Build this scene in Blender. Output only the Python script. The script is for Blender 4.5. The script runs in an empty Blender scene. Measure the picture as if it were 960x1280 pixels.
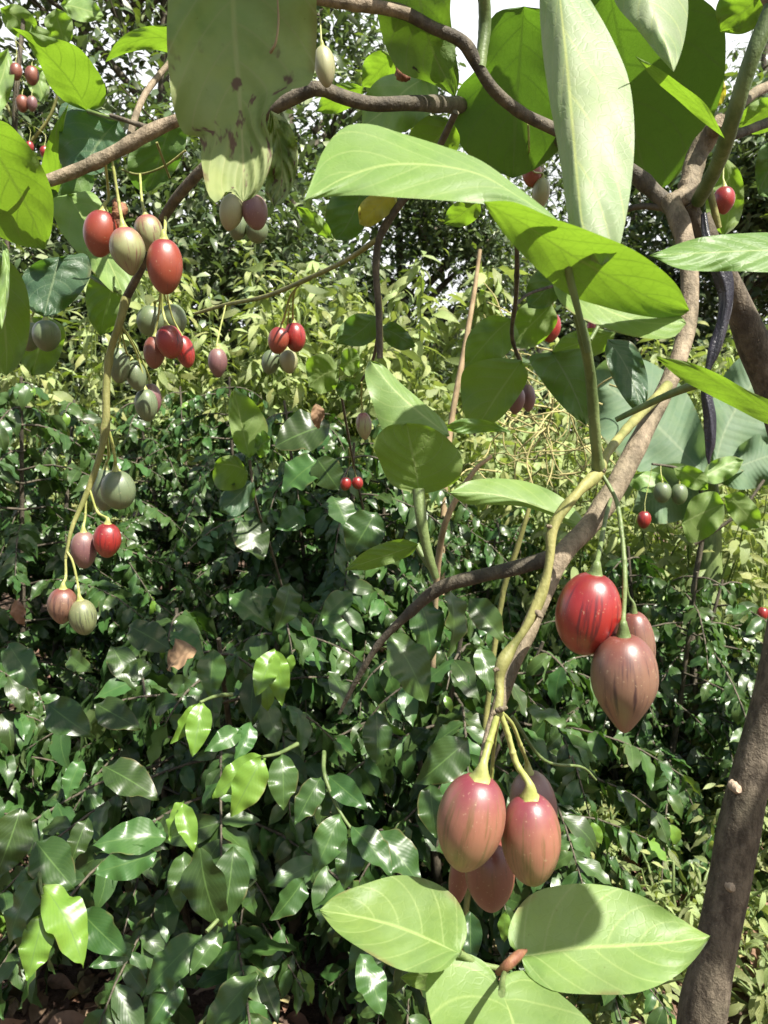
import bpy, math, random
import numpy as np

random.seed(5)
rng = np.random.default_rng(11)
SC = bpy.context.scene
COL = SC.collection
R = math.radians

# ------------------------------------------------------------------ camera
CAM = np.array([0.0, 0.0, 1.5]); PITCH = R(-8.0); F = 995.6
FWD = np.array([0, math.cos(PITCH), math.sin(PITCH)])
UPV = np.array([0, -math.sin(PITCH), math.cos(PITCH)])
RGT = np.array([1.0, 0, 0])
SUN = np.array([0.40, -0.37, 0.84]); SUN /= np.linalg.norm(SUN)
HALF = np.array([0.15, -0.72, 0.67])

def P(x, y, d):
    """the point of the place that the photograph shows at pixel (x, y), d metres away"""
    return CAM + d * (FWD + RGT * ((x - 480.0) / F) + UPV * ((640.0 - y) / F))

def unit(v):
    v = np.asarray(v, float)
    return v / np.maximum(np.linalg.norm(v, axis=-1, keepdims=True), 1e-9)

# ------------------------------------------------------------------ geometry helpers
class Geo:
    def __init__(s): s.v = []; s.f = []; s.a = []; s.n = 0
    def add(s, v, f, a=None):
        v = np.asarray(v, float).reshape(-1, 3); f = np.asarray(f, int).reshape(-1, 4)
        s.v.append(v); s.f.append(f + s.n)
        s.a.append(np.zeros((len(v), 3)) if a is None else np.asarray(a, float).reshape(-1, 3)); s.n += len(v)
        return s
    def arrays(s): return np.concatenate(s.v), np.concatenate(s.f), np.concatenate(s.a)

def wloc(o):
    p = np.zeros(3)
    while o is not None:
        p += np.array(o.location); o = o.parent
    return p

def build(g, name, mat, parent=None, origin=None, smooth=True):
    v, f, a = g.arrays()
    o0 = wloc(parent) if parent is not None else np.zeros(3)
    org = o0 if origin is None else np.asarray(origin, float)
    v = v - org
    me = bpy.data.meshes.new(name)
    me.vertices.add(len(v)); me.vertices.foreach_set('co', v.astype(np.float32).ravel())
    me.loops.add(f.size); me.polygons.add(len(f))
    me.loops.foreach_set('vertex_index', f.astype(np.int32).ravel())
    me.polygons.foreach_set('loop_start', (np.arange(len(f)) * 4).astype(np.int32))
    me.polygons.foreach_set('loop_total', np.full(len(f), 4, np.int32))
    me.polygons.foreach_set('use_smooth', np.full(len(f), smooth, bool))
    at = me.attributes.new('luv', 'FLOAT_VECTOR', 'POINT')
    at.data.foreach_set('vector', a.astype(np.float32).ravel())
    me.update(calc_edges=True)
    me.materials.append(mat)
    o = bpy.data.objects.new(name, me); COL.objects.link(o)
    if parent is not None: o.parent = parent
    o.location = tuple(org - o0)
    return o

def empty(name, loc):
    o = bpy.data.objects.new(name, None); o.empty_display_size = 0.1
    COL.objects.link(o); o.location = tuple(loc); return o

def tag(o, label=None, cat=None, group=None, kind=None):
    if label: o['label'] = label
    if cat: o['category'] = cat
    if group: o['group'] = group
    if kind: o['kind'] = kind
    return o

def grid_faces(nu, nv, wrap=False):
    i, j = np.meshgrid(np.arange(nu - 1), np.arange(nv if wrap else nv - 1), indexing='ij')
    j2 = (j + 1) % nv
    return np.stack([i * nv + j, (i + 1) * nv + j, (i + 1) * nv + j2, i * nv + j2], -1).reshape(-1, 4)

def catmull(pts, n):
    p = np.asarray(pts, float)
    if len(p) == 2: return p[0] + (p[1] - p[0]) * np.linspace(0, 1, n)[:, None]
    q = np.vstack([2 * p[0] - p[1], p, 2 * p[-1] - p[-2]])
    seg = np.sqrt(np.linalg.norm(np.diff(q[:, :], axis=0), axis=1) + 1e-9)     # centripetal
    t = np.concatenate([[0], np.cumsum(seg)])
    out = []
    for s in np.linspace(t[1], t[-2] - 1e-7, 20 * len(p)):
        k = min(max(int(np.searchsorted(t, s, side='right')) - 1, 1), len(p) - 1)
        t0, t1, t2, t3 = t[k - 1:k + 3]; p0, p1, p2, p3 = q[k - 1:k + 3]
        a1 = (t1 - s) / (t1 - t0) * p0 + (s - t0) / (t1 - t0) * p1
        a2 = (t2 - s) / (t2 - t1) * p1 + (s - t1) / (t2 - t1) * p2
        a3 = (t3 - s) / (t3 - t2) * p2 + (s - t2) / (t3 - t2) * p3
        b1 = (t2 - s) / (t2 - t0) * a1 + (s - t0) / (t2 - t0) * a2
        b2 = (t3 - s) / (t3 - t1) * a2 + (s - t1) / (t3 - t1) * a3
        out.append((t2 - s) / (t2 - t1) * b1 + (s - t1) / (t2 - t1) * b2)
    out = np.array(out)
    L = np.concatenate([[0], np.cumsum(np.linalg.norm(np.diff(out, axis=0), axis=1))])
    s = np.linspace(0, L[-1], n)
    return np.stack([np.interp(s, L, out[:, k]) for k in range(out.shape[1])], 1)

def tube(pts, rad, n=None, sides=10, bumps=(), jit=0.06, lobes=None, g=None, rnd=0.5):
    """tapered round stem through the points; bumps = [(fraction, size)] swells the nodes"""
    g = g or Geo()
    p = np.asarray(pts, float); rad = np.asarray(rad, float)
    if rad.ndim == 0: rad = np.full(len(p), float(rad))
    n = n or max(8, 5 * len(p))
    pr = catmull(np.hstack([p, rad[:, None]]) if len(p) > 2 else np.hstack([p, rad[:, None]]), n)
    c, r = pr[:, :3], np.maximum(pr[:, 3], 1e-4)
    s = np.linspace(0, 1, n)
    for b, h in bumps: r = r * (1 + h * np.exp(-((s - b) / 0.018) ** 2))
    t = unit(np.gradient(c, axis=0))
    ref = np.array([0, 0, 1.0]) if abs(t[0][2]) < .9 else np.array([1.0, 0, 0])
    u = unit(np.cross(t[0], ref)); U = []
    for k in range(n):
        u = unit(u - t[k] * np.dot(u, t[k])); U.append(u)
    U = np.array(U); W = np.cross(t, U)
    th = np.linspace(0, 2 * np.pi, sides, endpoint=False)
    rr = r[:, None] * (1 + jit * np.sin(th[None] * 2 + s[:, None] * 17 + rnd * 9) * np.sin(s[:, None] * 31 + rnd * 5))
    if lobes is not None: rr = rr * lobes(th[None, :], s[:, None])
    v = c[:, None] + rr[..., None] * (U[:, None] * np.cos(th)[None, :, None] + W[:, None] * np.sin(th)[None, :, None])
    a = np.stack(np.broadcast_arrays(th[None] / (2 * np.pi), s[:, None], np.full((1, 1), rnd)), -1)
    g.add(v, grid_faces(n, sides, True), a)
    # closing caps: shrink the end rings onto their centres
    for k, fl in ((0, 1), (n - 1, 0)):
        ring = v[k]; cap = np.vstack([ring, c[k] + (ring - c[k]) * .02])
        idx = np.arange(sides); nx = (idx + 1) % sides
        f = np.stack([idx, nx, nx + sides, idx + sides], 1)
        g.add(cap, f if fl == 0 else f[:, ::-1], np.vstack([a[k], a[k]]))
    return g

# ------------------------------------------------------------------ materials
class N:
    def __init__(s, name):
        s.m = bpy.data.materials.new(name); s.m.use_nodes = True
        s.t = s.m.node_tree; s.t.nodes.clear(); s.l = s.t.links
    def n(s, typ, **kw):
        x = s.t.nodes.new(typ)
        for k, v in kw.items():
            if k.startswith('i_'):
                key = k[2:]; key = int(key) if key.isdigit() else key.replace('_', ' ')
                s.set(x.inputs[key], v)
            else: setattr(x, k, v)
        return x
    def set(s, sock, v):
        if hasattr(v, 'links') or isinstance(v, bpy.types.NodeSocket): s.l.new(v, sock)
        else:
            if sock.type == 'RGBA' and len(v) == 3: v = (*v, 1)
            sock.default_value = v
    def math(s, op, a, b=0.0, c=None):
        x = s.n('ShaderNodeMath', operation=op); s.set(x.inputs[0], a); s.set(x.inputs[1], b)
        if c is not None: s.set(x.inputs[2], c)
        return x.outputs[0]
    def mix(s, f, a, b, blend='MIX'):
        x = s.n('ShaderNodeMix', data_type='RGBA', blend_type=blend)
        s.set(x.inputs[0], f); s.set(x.inputs[6], a); s.set(x.inputs[7], b); return x.outputs[2]
    def ramp(s, f, stops, interp='LINEAR'):
        x = s.n('ShaderNodeValToRGB'); x.color_ramp.interpolation = interp
        e = x.color_ramp.elements
        while len(e) < len(stops): e.new(0.5)
        for k, (p, c) in enumerate(stops): e[k].position = p; e[k].color = (*c, 1)
        s.set(x.inputs[0], f); return x.outputs[0]
    def smooth(s, x, lo, hi):
        m = s.n('ShaderNodeMapRange', interpolation_type='SMOOTHSTEP')
        s.set(m.inputs[0], x); m.inputs[1].default_value = lo; m.inputs[2].default_value = hi
        return m.outputs[0]
    def noise(s, vec, scale, detail=3.0, rough=.55):
        x = s.n('ShaderNodeTexNoise'); s.set(x.inputs['Vector'], vec)
        x.inputs['Scale'].default_value = scale; x.inputs['Detail'].default_value = detail
        x.inputs['Roughness'].default_value = rough; return x.outputs[0]
    def luv(s):
        a = s.n('ShaderNodeAttribute', attribute_name='luv')
        x = s.n('ShaderNodeSeparateXYZ'); s.l.new(a.outputs['Vector'], x.inputs[0])
        return x.outputs
    def xyz(s, x, y, z):
        c = s.n('ShaderNodeCombineXYZ'); s.set(c.inputs[0], x); s.set(c.inputs[1], y); s.set(c.inputs[2], z); return c.outputs[0]
    def out(s, sh, disp=None):
        o = s.n('ShaderNodeOutputMaterial'); s.l.new(sh, o.inputs[0]); return s.m

def leaf_mat(name, upper, under, trans, young=None, vein=None, nv=8.0, slope=.55, rough=.45, tmix=.4, spec=.5,
             bump=.25, vein_amt=.5, blotch=None, var=.35, sheen=0.0, mott=.35, coat=0.0, bloom=None, net=0.0):
    net = 150.0 if 'tamarillo' in name or 'rotten' in name else 0.0
    k = N(name); u, v, r = k.luv()
    au = k.math('ABSOLUTE', u)
    t = k.math('SUBTRACT', v, k.math('MULTIPLY', k.math('POWER', au, 1.2), slope / 3.0))
    saw = k.math('ABSOLUTE', k.math('SUBTRACT', k.math('FRACT', k.math('ADD', k.math('MULTIPLY', t, nv), k.math('MULTIPLY', k.math('SIGN', u), .21))), .5))
    lat = k.smooth(saw, .07, .0)                                   # thin lateral veins
    pil = k.smooth(saw, .0, .5)                                    # pillowed blade between them
    mid = k.smooth(au, .055, .012)
    geo = k.n('ShaderNodeNewGeometry'); back = geo.outputs['Backfacing']
    tc = k.n('ShaderNodeTexCoord').outputs['Object']
    nz = k.noise(tc, 60.0, 4.0); nz2 = k.noise(tc, 14.0, 3.0)
    up = upper
    if young is not None:
        up = k.mix(k.smooth(r, .86, .93), upper, young)
    colr = k.mix(back, up, under)
    hsv = k.n('ShaderNodeHueSaturation')
    k.set(hsv.inputs['Hue'], k.math('ADD', k.math('MULTIPLY', k.math('SUBTRACT', k.math('FRACT', k.math('MULTIPLY', r, 7.31)), .5), .035 * var / .35), .5))
    k.set(hsv.inputs['Value'], k.math('ADD', k.math('MULTIPLY', k.math('FRACT', k.math('MULTIPLY', r, 3.7)), var * 2), 1 - var))
    k.set(hsv.inputs['Color'], colr); colr = hsv.outputs[0]
    colr = k.mix(k.math('MULTIPLY', k.smooth(nz2, .35, .7), mott), colr, k.mix(1.0, colr, (1.45, 1.25, 1.1), 'MULTIPLY'))
    colr = k.mix(k.math('MULTIPLY', k.smooth(nz, .45, .75), mott), colr, k.mix(1.0, colr, (.62, .72, .7), 'MULTIPLY'))
    if bloom is not None:
        nb = k.noise(tc, 22.0, 4.0, .6)
        colr = k.mix(k.math('MULTIPLY', k.smooth(nb, .3, .72), .75), colr, bloom)
    speck = k.smooth(k.noise(k.xyz(k.math('MULTIPLY', u, 3.0), k.math('MULTIPLY', v, 7.0), r), 6.0, 2.0), .72, .77)
    colr = k.mix(k.math('MULTIPLY', speck, mott), colr, k.mix(1.0, colr, (.6, .45, .4), 'MULTIPLY'))
    edge = k.math('MULTIPLY', k.smooth(au, .86, 1.0), k.smooth(nz2, .56, .62))
    colr = k.mix(k.math('MULTIPLY', edge, mott), colr, (.2, .14, .06))
    veinf = k.math('MAXIMUM', k.math('MULTIPLY', lat, vein_amt * .55), k.math('MULTIPLY', mid, vein_amt))
    if vein is not None: colr = k.mix(veinf, colr, vein)
    tr = trans
    if young is not None: tr = k.mix(k.smooth(r, .86, .93), trans, (.25, .37, .03))
    tr = k.mix(k.math('MULTIPLY', k.math('MAXIMUM', lat, mid), .75), tr, k.mix(1.0, tr, (.55, .6, .6), 'MULTIPLY'))
    tr = k.mix(k.math('MULTIPLY', k.smooth(nz2, .4, .7), .35), tr, k.mix(1.0, tr, (.7, .78, .6), 'MULTIPLY'))
    if blotch is not None:
        b1 = k.noise(k.xyz(k.math('MULTIPLY', u, 1.2), k.math('MULTIPLY', v, 3.4), r), blotch[1], 3.0)
        bm = k.smooth(b1, blotch[2], blotch[2] + .08)
        if len(blotch) > 3: bm = k.math('MULTIPLY', bm, k.smooth(v, blotch[3], blotch[3] + .2))
        colr = k.mix(bm, colr, blotch[0]); tr = k.mix(bm, tr, (.05, .03, .02))
    h = k.math('ADD', k.math('MULTIPLY', pil, 1.0), k.math('MULTIPLY', nz, .6))
    if net:
        vo = k.n('ShaderNodeTexVoronoi', feature='DISTANCE_TO_EDGE'); k.set(vo.inputs['Vector'], tc); vo.inputs['Scale'].default_value = net
        ne = k.smooth(vo.outputs['Distance'], .09, .02)
        colr = k.mix(k.math('MULTIPLY', ne, .12), colr, k.mix(1.0, colr, (1.5, 1.35, 1.3), 'MULTIPLY'))
        tr = k.mix(k.math('MULTIPLY', ne, .3), tr, k.mix(1.0, tr, (.6, .65, .6), 'MULTIPLY'))
        h = k.math('SUBTRACT', h, k.math('MULTIPLY', ne, .3))
    bp = k.n('ShaderNodeBump'); k.set(bp.inputs['Height'], h); bp.inputs['Strength'].default_value = bump; bp.inputs['Distance'].default_value = .003
    pb = k.n('ShaderNodeBsdfPrincipled'); k.set(pb.inputs['Base Color'], colr)
    k.set(pb.inputs['Roughness'], k.math('ADD', k.math('MULTIPLY', nz2, .25), k.math('ADD', k.math('MULTIPLY', back, .15), rough - .12)))
    pb.inputs['Specular IOR Level'].default_value = spec
    pb.inputs['Sheen Weight'].default_value = sheen; pb.inputs['Sheen Roughness'].default_value = .4
    pb.inputs['Coat Weight'].default_value = coat; pb.inputs['Coat Roughness'].default_value = .18
    k.l.new(bp.outputs[0], pb.inputs['Normal'])
    tb = k.n('ShaderNodeBsdfTranslucent'); k.set(tb.inputs[0], tr)
    ms = k.n('ShaderNodeMixShader'); ms.inputs[0].default_value = tmix
    k.l.new(pb.outputs[0], ms.inputs[1]); k.l.new(tb.outputs[0], ms.inputs[2])
    return k.out(ms.outputs[0])

def bark_mat(name, c1, c2, scale=40.0, spots=None, rough=.75, bump=.4, stretch=5.0, spec=.3):
    k = N(name); u, v, r = k.luv()
    tc = k.n('ShaderNodeTexCoord').outputs['Object']
    mp = k.n('ShaderNodeMapping'); k.set(mp.inputs[0], tc); mp.inputs['Scale'].default_value = (1, 1, 1 / stretch)
    n1 = k.noise(mp.outputs[0], scale, 5.0, .65); n2 = k.noise(tc, scale * .22, 3.0); n3 = k.noise(tc, scale * 3.5, 3.0, .6)
    c = k.mix(k.smooth(n1, .3, .7), c1, c2)
    c = k.mix(k.math('MULTIPLY', k.smooth(n2, .4, .68), .6), c, k.mix(1.0, c, (.55, .6, .55), 'MULTIPLY'))
    if spots: c = k.mix(k.smooth(n3, .66, .74), c, spots)
    h = k.math('ADD', n1, k.math('MULTIPLY', n3, .5))
    bp = k.n('ShaderNodeBump'); k.set(bp.inputs['Height'], h); bp.inputs['Strength'].default_value = bump; bp.inputs['Distance'].default_value = .004
    pb = k.n('ShaderNodeBsdfPrincipled'); k.set(pb.inputs['Base Color'], c); pb.inputs['Roughness'].default_value = rough
    pb.inputs['Specular IOR Level'].default_value = spec
    k.l.new(bp.outputs[0], pb.inputs['Normal']); return k.out(pb.outputs[0])

def fruit_mat(name, top, mid, tip, stripe, amt=.7, lo=.5, rough=.3, fine=None):
    k = N(name); u, v, r = k.luv()
    ang = k.math('MULTIPLY', u, 2 * math.pi)
    cx = k.math('COSINE', ang); sx = k.math('SINE', ang)
    st = k.noise(k.xyz(k.math('MULTIPLY', cx, 3.2), k.math('MULTIPLY', sx, 3.2), k.math('ADD', k.math('MULTIPLY', v, 1.3), k.math('MULTIPLY', r, 40.0))), 1.6, 4.0, .6)
    sf = k.noise(k.xyz(k.math('MULTIPLY', cx, 9.0), k.math('MULTIPLY', sx, 9.0), k.math('ADD', k.math('MULTIPLY', v, 2.2), k.math('MULTIPLY', r, 31.0))), 2.4, 4.0, .65)
    tc = k.n('ShaderNodeTexCoord').outputs['Object']
    pt = k.noise(tc, 45.0, 4.0); sp = k.noise(tc, 420.0, 2.0)
    c = k.mix(k.smooth(k.math('ADD', v, k.math('MULTIPLY', k.math('SUBTRACT', pt, .5), .35)), .08, .5), top, mid)
    c = k.mix(k.smooth(k.math('ADD', v, k.math('MULTIPLY', k.math('SUBTRACT', sf, .5), .3)), .55, .98), c, tip)
    band = k.math('MULTIPLY', k.smooth(v, .12, .42), k.smooth(v, 1.0, .6))
    c = k.mix(k.math('MULTIPLY', k.math('MULTIPLY', k.smooth(st, lo, lo + .16), band), amt), c, stripe)
    c = k.mix(k.math('MULTIPLY', k.smooth(sf, .55, .75), amt * .45), c, fine or stripe)
    c = k.mix(k.math('MULTIPLY', k.smooth(sp, .64, .75), .35), c, (.5, .42, .25))
    bp = k.n('ShaderNodeBump'); k.set(bp.inputs['Height'], k.math('ADD', pt, k.math('MULTIPLY', sf, .4))); bp.inputs['Strength'].default_value = .10; bp.inputs['Distance'].default_value = .003
    pb = k.n('ShaderNodeBsdfPrincipled'); k.set(pb.inputs['Base Color'], c)
    k.set(pb.inputs['Roughness'], k.math('ADD', k.math('MULTIPLY', pt, .22), rough + .07))
    pb.inputs['Specular IOR Level'].default_value = .7
    pb.inputs['Coat Weight'].default_value = .35; pb.inputs['Coat Roughness'].default_value = .32; pb.inputs['Subsurface Weight'].default_value = .08; pb.inputs['Subsurface Radius'].default_value = (.01, .004, .002); pb.inputs['Subsurface Scale'].default_value = .4
    k.l.new(bp.outputs[0], pb.inputs['Normal']); return k.out(pb.outputs[0])

M = {}
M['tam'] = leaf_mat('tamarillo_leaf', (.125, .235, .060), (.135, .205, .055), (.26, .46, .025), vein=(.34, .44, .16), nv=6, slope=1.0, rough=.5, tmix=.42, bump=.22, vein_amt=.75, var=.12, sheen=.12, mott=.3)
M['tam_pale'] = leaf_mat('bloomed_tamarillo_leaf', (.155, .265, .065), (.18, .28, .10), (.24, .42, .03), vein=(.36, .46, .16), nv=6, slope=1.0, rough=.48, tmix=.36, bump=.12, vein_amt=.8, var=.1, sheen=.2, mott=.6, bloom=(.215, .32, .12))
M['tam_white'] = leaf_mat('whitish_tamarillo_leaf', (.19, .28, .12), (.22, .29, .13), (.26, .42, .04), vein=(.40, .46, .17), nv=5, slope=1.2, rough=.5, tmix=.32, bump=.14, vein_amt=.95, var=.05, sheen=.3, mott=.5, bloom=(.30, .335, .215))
M['tam_dark'] = leaf_mat('dark_tamarillo_leaf', (.055, .105, .060), (.085, .15, .04), (.12, .27, .02), vein=(.2, .27, .14), nv=6, slope=1.0, rough=.42, tmix=.34, bump=.3, vein_amt=.7, var=.15, mott=.4)  # bluish dark copy of the leaf, with shade toned into its colour
M['tam_shaded'] = leaf_mat('shaded_tamarillo_leaf', (.06, .12, .04), (.07, .13, .035), (.16, .33, .02), vein=(.16, .24, .08), nv=6, slope=1.0, rough=.5, tmix=.36, bump=.3, vein_amt=.7, var=.08, mott=.5)  # darker leaf copy: shade from above is put into colour and translucency
M['tam_old'] = leaf_mat('blotched_old_leaf', (.23, .29, .10), (.22, .28, .10), (.16, .30, .03), vein=(.36, .38, .17), nv=7, slope=1.0, rough=.6, tmix=.33, bump=.4, vein_amt=1.0, var=.05, blotch=((.14, .09, .06), 2.6, .58, .35), mott=.7, bloom=(.27, .31, .15))
M['tam_holed'] = leaf_mat('rotten_spot_leaf', (.12, .2, .05), (.12, .19, .05), (.18, .34, .02), vein=(.3, .36, .15), nv=6, slope=1.0, rough=.55, tmix=.36, bump=.3, vein_amt=.5, var=.05, blotch=((.02, .014, .01), 2.2, .66, .45), mott=.4)
M['yellow'] = leaf_mat('yellowing_leaf', (.42, .40, .06), (.4, .38, .08), (.5, .46, .04), vein=(.5, .5, .2), nv=6, rough=.5, tmix=.4, vein_amt=.6, var=.1, blotch=((.28, .13, .05), 2.0, .6, .5))
M['coffee'] = leaf_mat('coffee_leaf', (.040, .086, .021), (.07, .125, .04), (.085, .20, .014), young=(.14, .225, .03), vein=(.10, .18, .045), nv=9, slope=1.6, rough=.36, tmix=.17, spec=.5, bump=.035, vein_amt=.7, var=.4, mott=.4)
M['weed'] = leaf_mat('weed_leaf', (.31, .385, .15), (.34, .40, .20), (.34, .43, .07), young=(.36, .36, .13), vein=(.4, .45, .18), nv=9, slope=1.2, rough=.5, tmix=.4, bump=.4, vein_amt=.5, var=.4, mott=.3)
M['crown'] = leaf_mat('tree_leaf', (.075, .11, .05), (.11, .14, .075), (.13, .21, .04), young=(.30, .34, .19), vein=None, rough=.33, tmix=.28, spec=.6, bump=.1, vein_amt=0, var=.4, mott=.2)  # pale share of the leaves is painted in for glints, not young growth
M['banana'] = leaf_mat('banana_leaf', (.12, .19, .11), (.15, .22, .13), (.16, .26, .07), vein=(.45, .5, .3), nv=22, slope=.25, rough=.62, spec=.3, tmix=.3, bump=.35, vein_amt=.2, var=.05, mott=.35)
M['litter'] = leaf_mat('dry_leaf', (.17, .11, .07), (.24, .17, .115), (.12, .07, .03), young=(.38, .31, .16), vein=(.2, .12, .07), nv=5, rough=.8, tmix=.12, bump=.25, vein_amt=.35, var=.5, mott=.7)
M['trunk'] = bark_mat('grey_brown_bark', (.058, .046, .033), (.18, .148, .106), 70, spots=(.26, .21, .15), rough=.8, bump=.9, stretch=2.2)
M['branch'] = bark_mat('brown_branch_bark', (.13, .102, .066), (.32, .255, .175), 80, spots=(.42, .33, .22), rough=.7, bump=.8, stretch=2.5)
M['dark_branch'] = bark_mat('dark_branch_bark', (.055, .047, .035), (.145, .122, .086), 70, spots=(.22, .18, .12), rough=.7, bump=.8, stretch=2.5)
M['twig'] = bark_mat('yellow_green_twig', (.16, .17, .05), (.32, .30, .11), 60, spots=(.22, .14, .07), rough=.55, bump=.4)
M['green_stem'] = bark_mat('green_stem', (.085, .13, .035), (.18, .235, .085), 60, spots=(.22, .2, .1), rough=.5, bump=.35, spec=.45)
M['calyx'] = bark_mat('calyx', (.28, .31, .075), (.42, .43, .16), 90, rough=.45, bump=.15, spec=.4)
M['dry_stem'] = bark_mat('dry_stem', (.3, .21, .12), (.45, .34, .2), 80, rough=.8, bump=.3)
M['scar'] = bark_mat('leaf_scar', (.34, .25, .18), (.48, .38, .28), 160, rough=.8, bump=.5)
M['bud'] = bark_mat('red_bud', (.17, .06, .04), (.27, .14, .07), 120, rough=.55, bump=.3)
M['strip'] = bark_mat('dark_dry_pod', (.007, .007, .009), (.032, .028, .042), 90, rough=.34, bump=.5, stretch=14, spec=.7)
F_RED = fruit_mat('red_fruit_skin', (.16, .010, .012), (.29, .018, .014), (.28, .045, .022), (.07, .006, .010), .9, .52, .2, fine=(.15, .012, .012))
F_ROSE = fruit_mat('rose_fruit_skin', (.165, .025, .038), (.30, .125, .078), (.31, .18, .08), (.15, .085, .032), .85, .49, .31, fine=(.26, .07, .06))
F_BROWN = fruit_mat('brown_fruit_skin', (.145, .038, .026), (.20, .108, .068), (.20, .075, .055), (.05, .02, .02), 1.0, .51, .3, fine=(.17, .07, .05))
F_DULL = fruit_mat('dull_red_fruit_skin', (.17, .04, .03), (.21, .07, .042), (.19, .055, .038), (.09, .04, .02), .6, .55, .27)
F_PURP = fruit_mat('purple_fruit_skin', (.20, .11, .09), (.17, .075, .075), (.2, .1, .09), (.08, .035, .04), .6, .55, .32, fine=(.26, .19, .13))
F_GREEN = fruit_mat('green_fruit_skin', (.105, .14, .065), (.125, .165, .08), (.15, .17, .085), (.055, .085, .04), .7, .54, .34)
F_STRIPE = fruit_mat('striped_fruit_skin', (.26, .07, .07), (.27, .28, .125), (.27, .22, .11), (.16, .045, .05), .95, .50, .28, fine=(.10, .15, .05))
F_GSTRIPE = fruit_mat('green_striped_fruit_skin', (.17, .17, .08), (.17, .20, .085), (.17, .17, .08), (.045, .05, .03), .95, .50, .3, fine=(.10, .12, .05))
F_ORANGE = fruit_mat('orange_red_fruit_skin', (.19, .022, .024), (.27, .048, .022), (.25, .055, .025), (.09, .016, .018), 1.0, .6, .25)
F_CREAM = fruit_mat('cream_fruit_skin', (.28, .29, .14), (.31, .31, .155), (.28, .24, .14), (.15, .15, .07), .8, .56, .32, fine=(.3, .19, .16))

# ------------------------------------------------------------------ hero leaves (outline, midrib and tilt given)
def leaf_geo(base, tip, mid, left, right, d, gx=0.0, gy=0.0, fold=0.0, upper=True, wav=.006, bend=0.0, nu=34, nh=7, rnd=None, dd=None, seed=0):
    """blade between two edges and a midrib. d: distance of the midrib's middle; gx, gy: how the distance grows per 100 px;
    fold: how far both edges lie behind the midrib, metres; bend: middle of the blade nearer than its ends."""
    lr = np.random.default_rng(int(abs(base[0] * 13 + tip[1] * 7)) + seed)
    rnd = lr.random() * .8 if rnd is None else rnd
    Lp = catmull([base] + list(left) + [tip], nu); Rp = catmull([base] + list(right) + [tip], nu); Mp = catmull([base] + list(mid) + [tip], nu)
    c = (np.array(base) + np.array(tip)) / 2
    s = np.linspace(0, 1, nu)
    W = np.linspace(-1, 1, 2 * nh + 1)
    px = np.where(W[None, :, None] < 0, Mp[:, None] + (Lp - Mp)[:, None] * (-W)[None, :, None], Mp[:, None] + (Rp - Mp)[:, None] * W[None, :, None])
    dep = d + gx * (px[..., 0] - c[0]) / 100 + gy * (px[..., 1] - c[1]) / 100
    size = np.linalg.norm(np.array(base) - np.array(tip)) / F * d
    aw = np.abs(W)[None]
    dep = dep + fold * (aw ** 1.5) * np.sin(np.pi * np.clip(s, .04, .96))[:, None] ** .6
    dep = dep - bend * (np.sin(np.pi * s)[:, None])
    ph = lr.random(6) * 6.3
    dep = dep + wav * d * 1.6 * aw ** 2 * (np.sin(s[:, None] * 11 + ph[0] + W[None] * 1.5) + .6 * np.sin(s[:, None] * 19 + ph[1] - W[None]))
    dep = dep + .35 * wav * np.sin((s[:, None] - .3 * aw) * 2 * np.pi * 6) * aw * (1 - aw ** 3)
    if dd is not None: dep = dep + np.interp(s, np.linspace(0, 1, len(dd)), dd)[:, None]
    v = CAM + dep[..., None] * (FWD + RGT * ((px[..., 0:1] - 480) / F) + UPV * ((640 - px[..., 1:2]) / F))
    f = grid_faces(nu, len(W))
    v0 = v[nu // 2, nh]; n = np.cross(v[nu // 2 + 3, nh] - v[nu // 2 - 3, nh], v[nu // 2, -2] - v[nu // 2, 1])
    # n is the normal of the winding (i+1) x (j+1); make the wanted side face the camera
    facing = np.dot(n, CAM - v0) > 0
    if facing != upper: f = f[:, ::-1]
    a = np.stack(np.broadcast_arrays(W[None], s[:, None], np.full((1, 1), rnd)), -1)
    return Geo().add(v, f, a)

TREE_BASE = np.array([P(850, 1500, 1.06)[0], P(850, 1500, 1.06)[1], 0.0])
tree = empty('tamarillo_tree', TREE_BASE)
tag(tree, 'tamarillo tree with long drooping fruit branches and large heart-shaped leaves, brown trunk at right', 'tree')

def tleaf(mat, base, tip, mid, left, right, d, stalk=None, sw=3.0, smat='green_stem', parent=None, name='leaf', label=None, **kw):
    g = leaf_geo(base, tip, mid, left, right, d, **kw)
    o = build(g, name, M[mat], parent or tree)
    if label: o['label'] = label
    if stalk:
        pts = [P(*p) for p in stalk]
        build(tube(pts, np.linspace(sw * 1.25, sw * .8, len(pts)) / F * d, sides=7), 'leaf_stalk', M[smat], o)
    return o

# A: big pale leaf, upper side up in the sun
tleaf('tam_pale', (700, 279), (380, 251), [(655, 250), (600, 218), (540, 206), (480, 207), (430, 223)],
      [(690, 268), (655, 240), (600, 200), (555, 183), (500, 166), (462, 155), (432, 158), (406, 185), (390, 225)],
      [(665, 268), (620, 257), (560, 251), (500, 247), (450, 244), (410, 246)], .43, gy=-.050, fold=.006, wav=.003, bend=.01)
# B: vivid leaf seen from below
tleaf('tam', (604, 252), (862, 388), [(655, 280), (705, 313), (770, 350), (820, 376)],
      [(640, 252), (690, 272), (740, 290), (798, 316), (845, 355)], [(628, 290), (665, 330), (708, 367), (760, 385), (810, 396), (848, 397)],
      .455, gy=.075, upper=False, wav=.003, fold=-.008, stalk=[(706, 312, .462), (712, 345, .468), (722, 385, .475), (735, 440, .485)], sw=5)
# C: pale leaf below B
tleaf('tam_pale', (685, 335), (858, 404), [(735, 375), (800, 402)], [(740, 352), (800, 372), (850, 394)], [(702, 380), (750, 408), (800, 422), (842, 421)],
      .52, gy=-.05, wav=.003)
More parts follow.
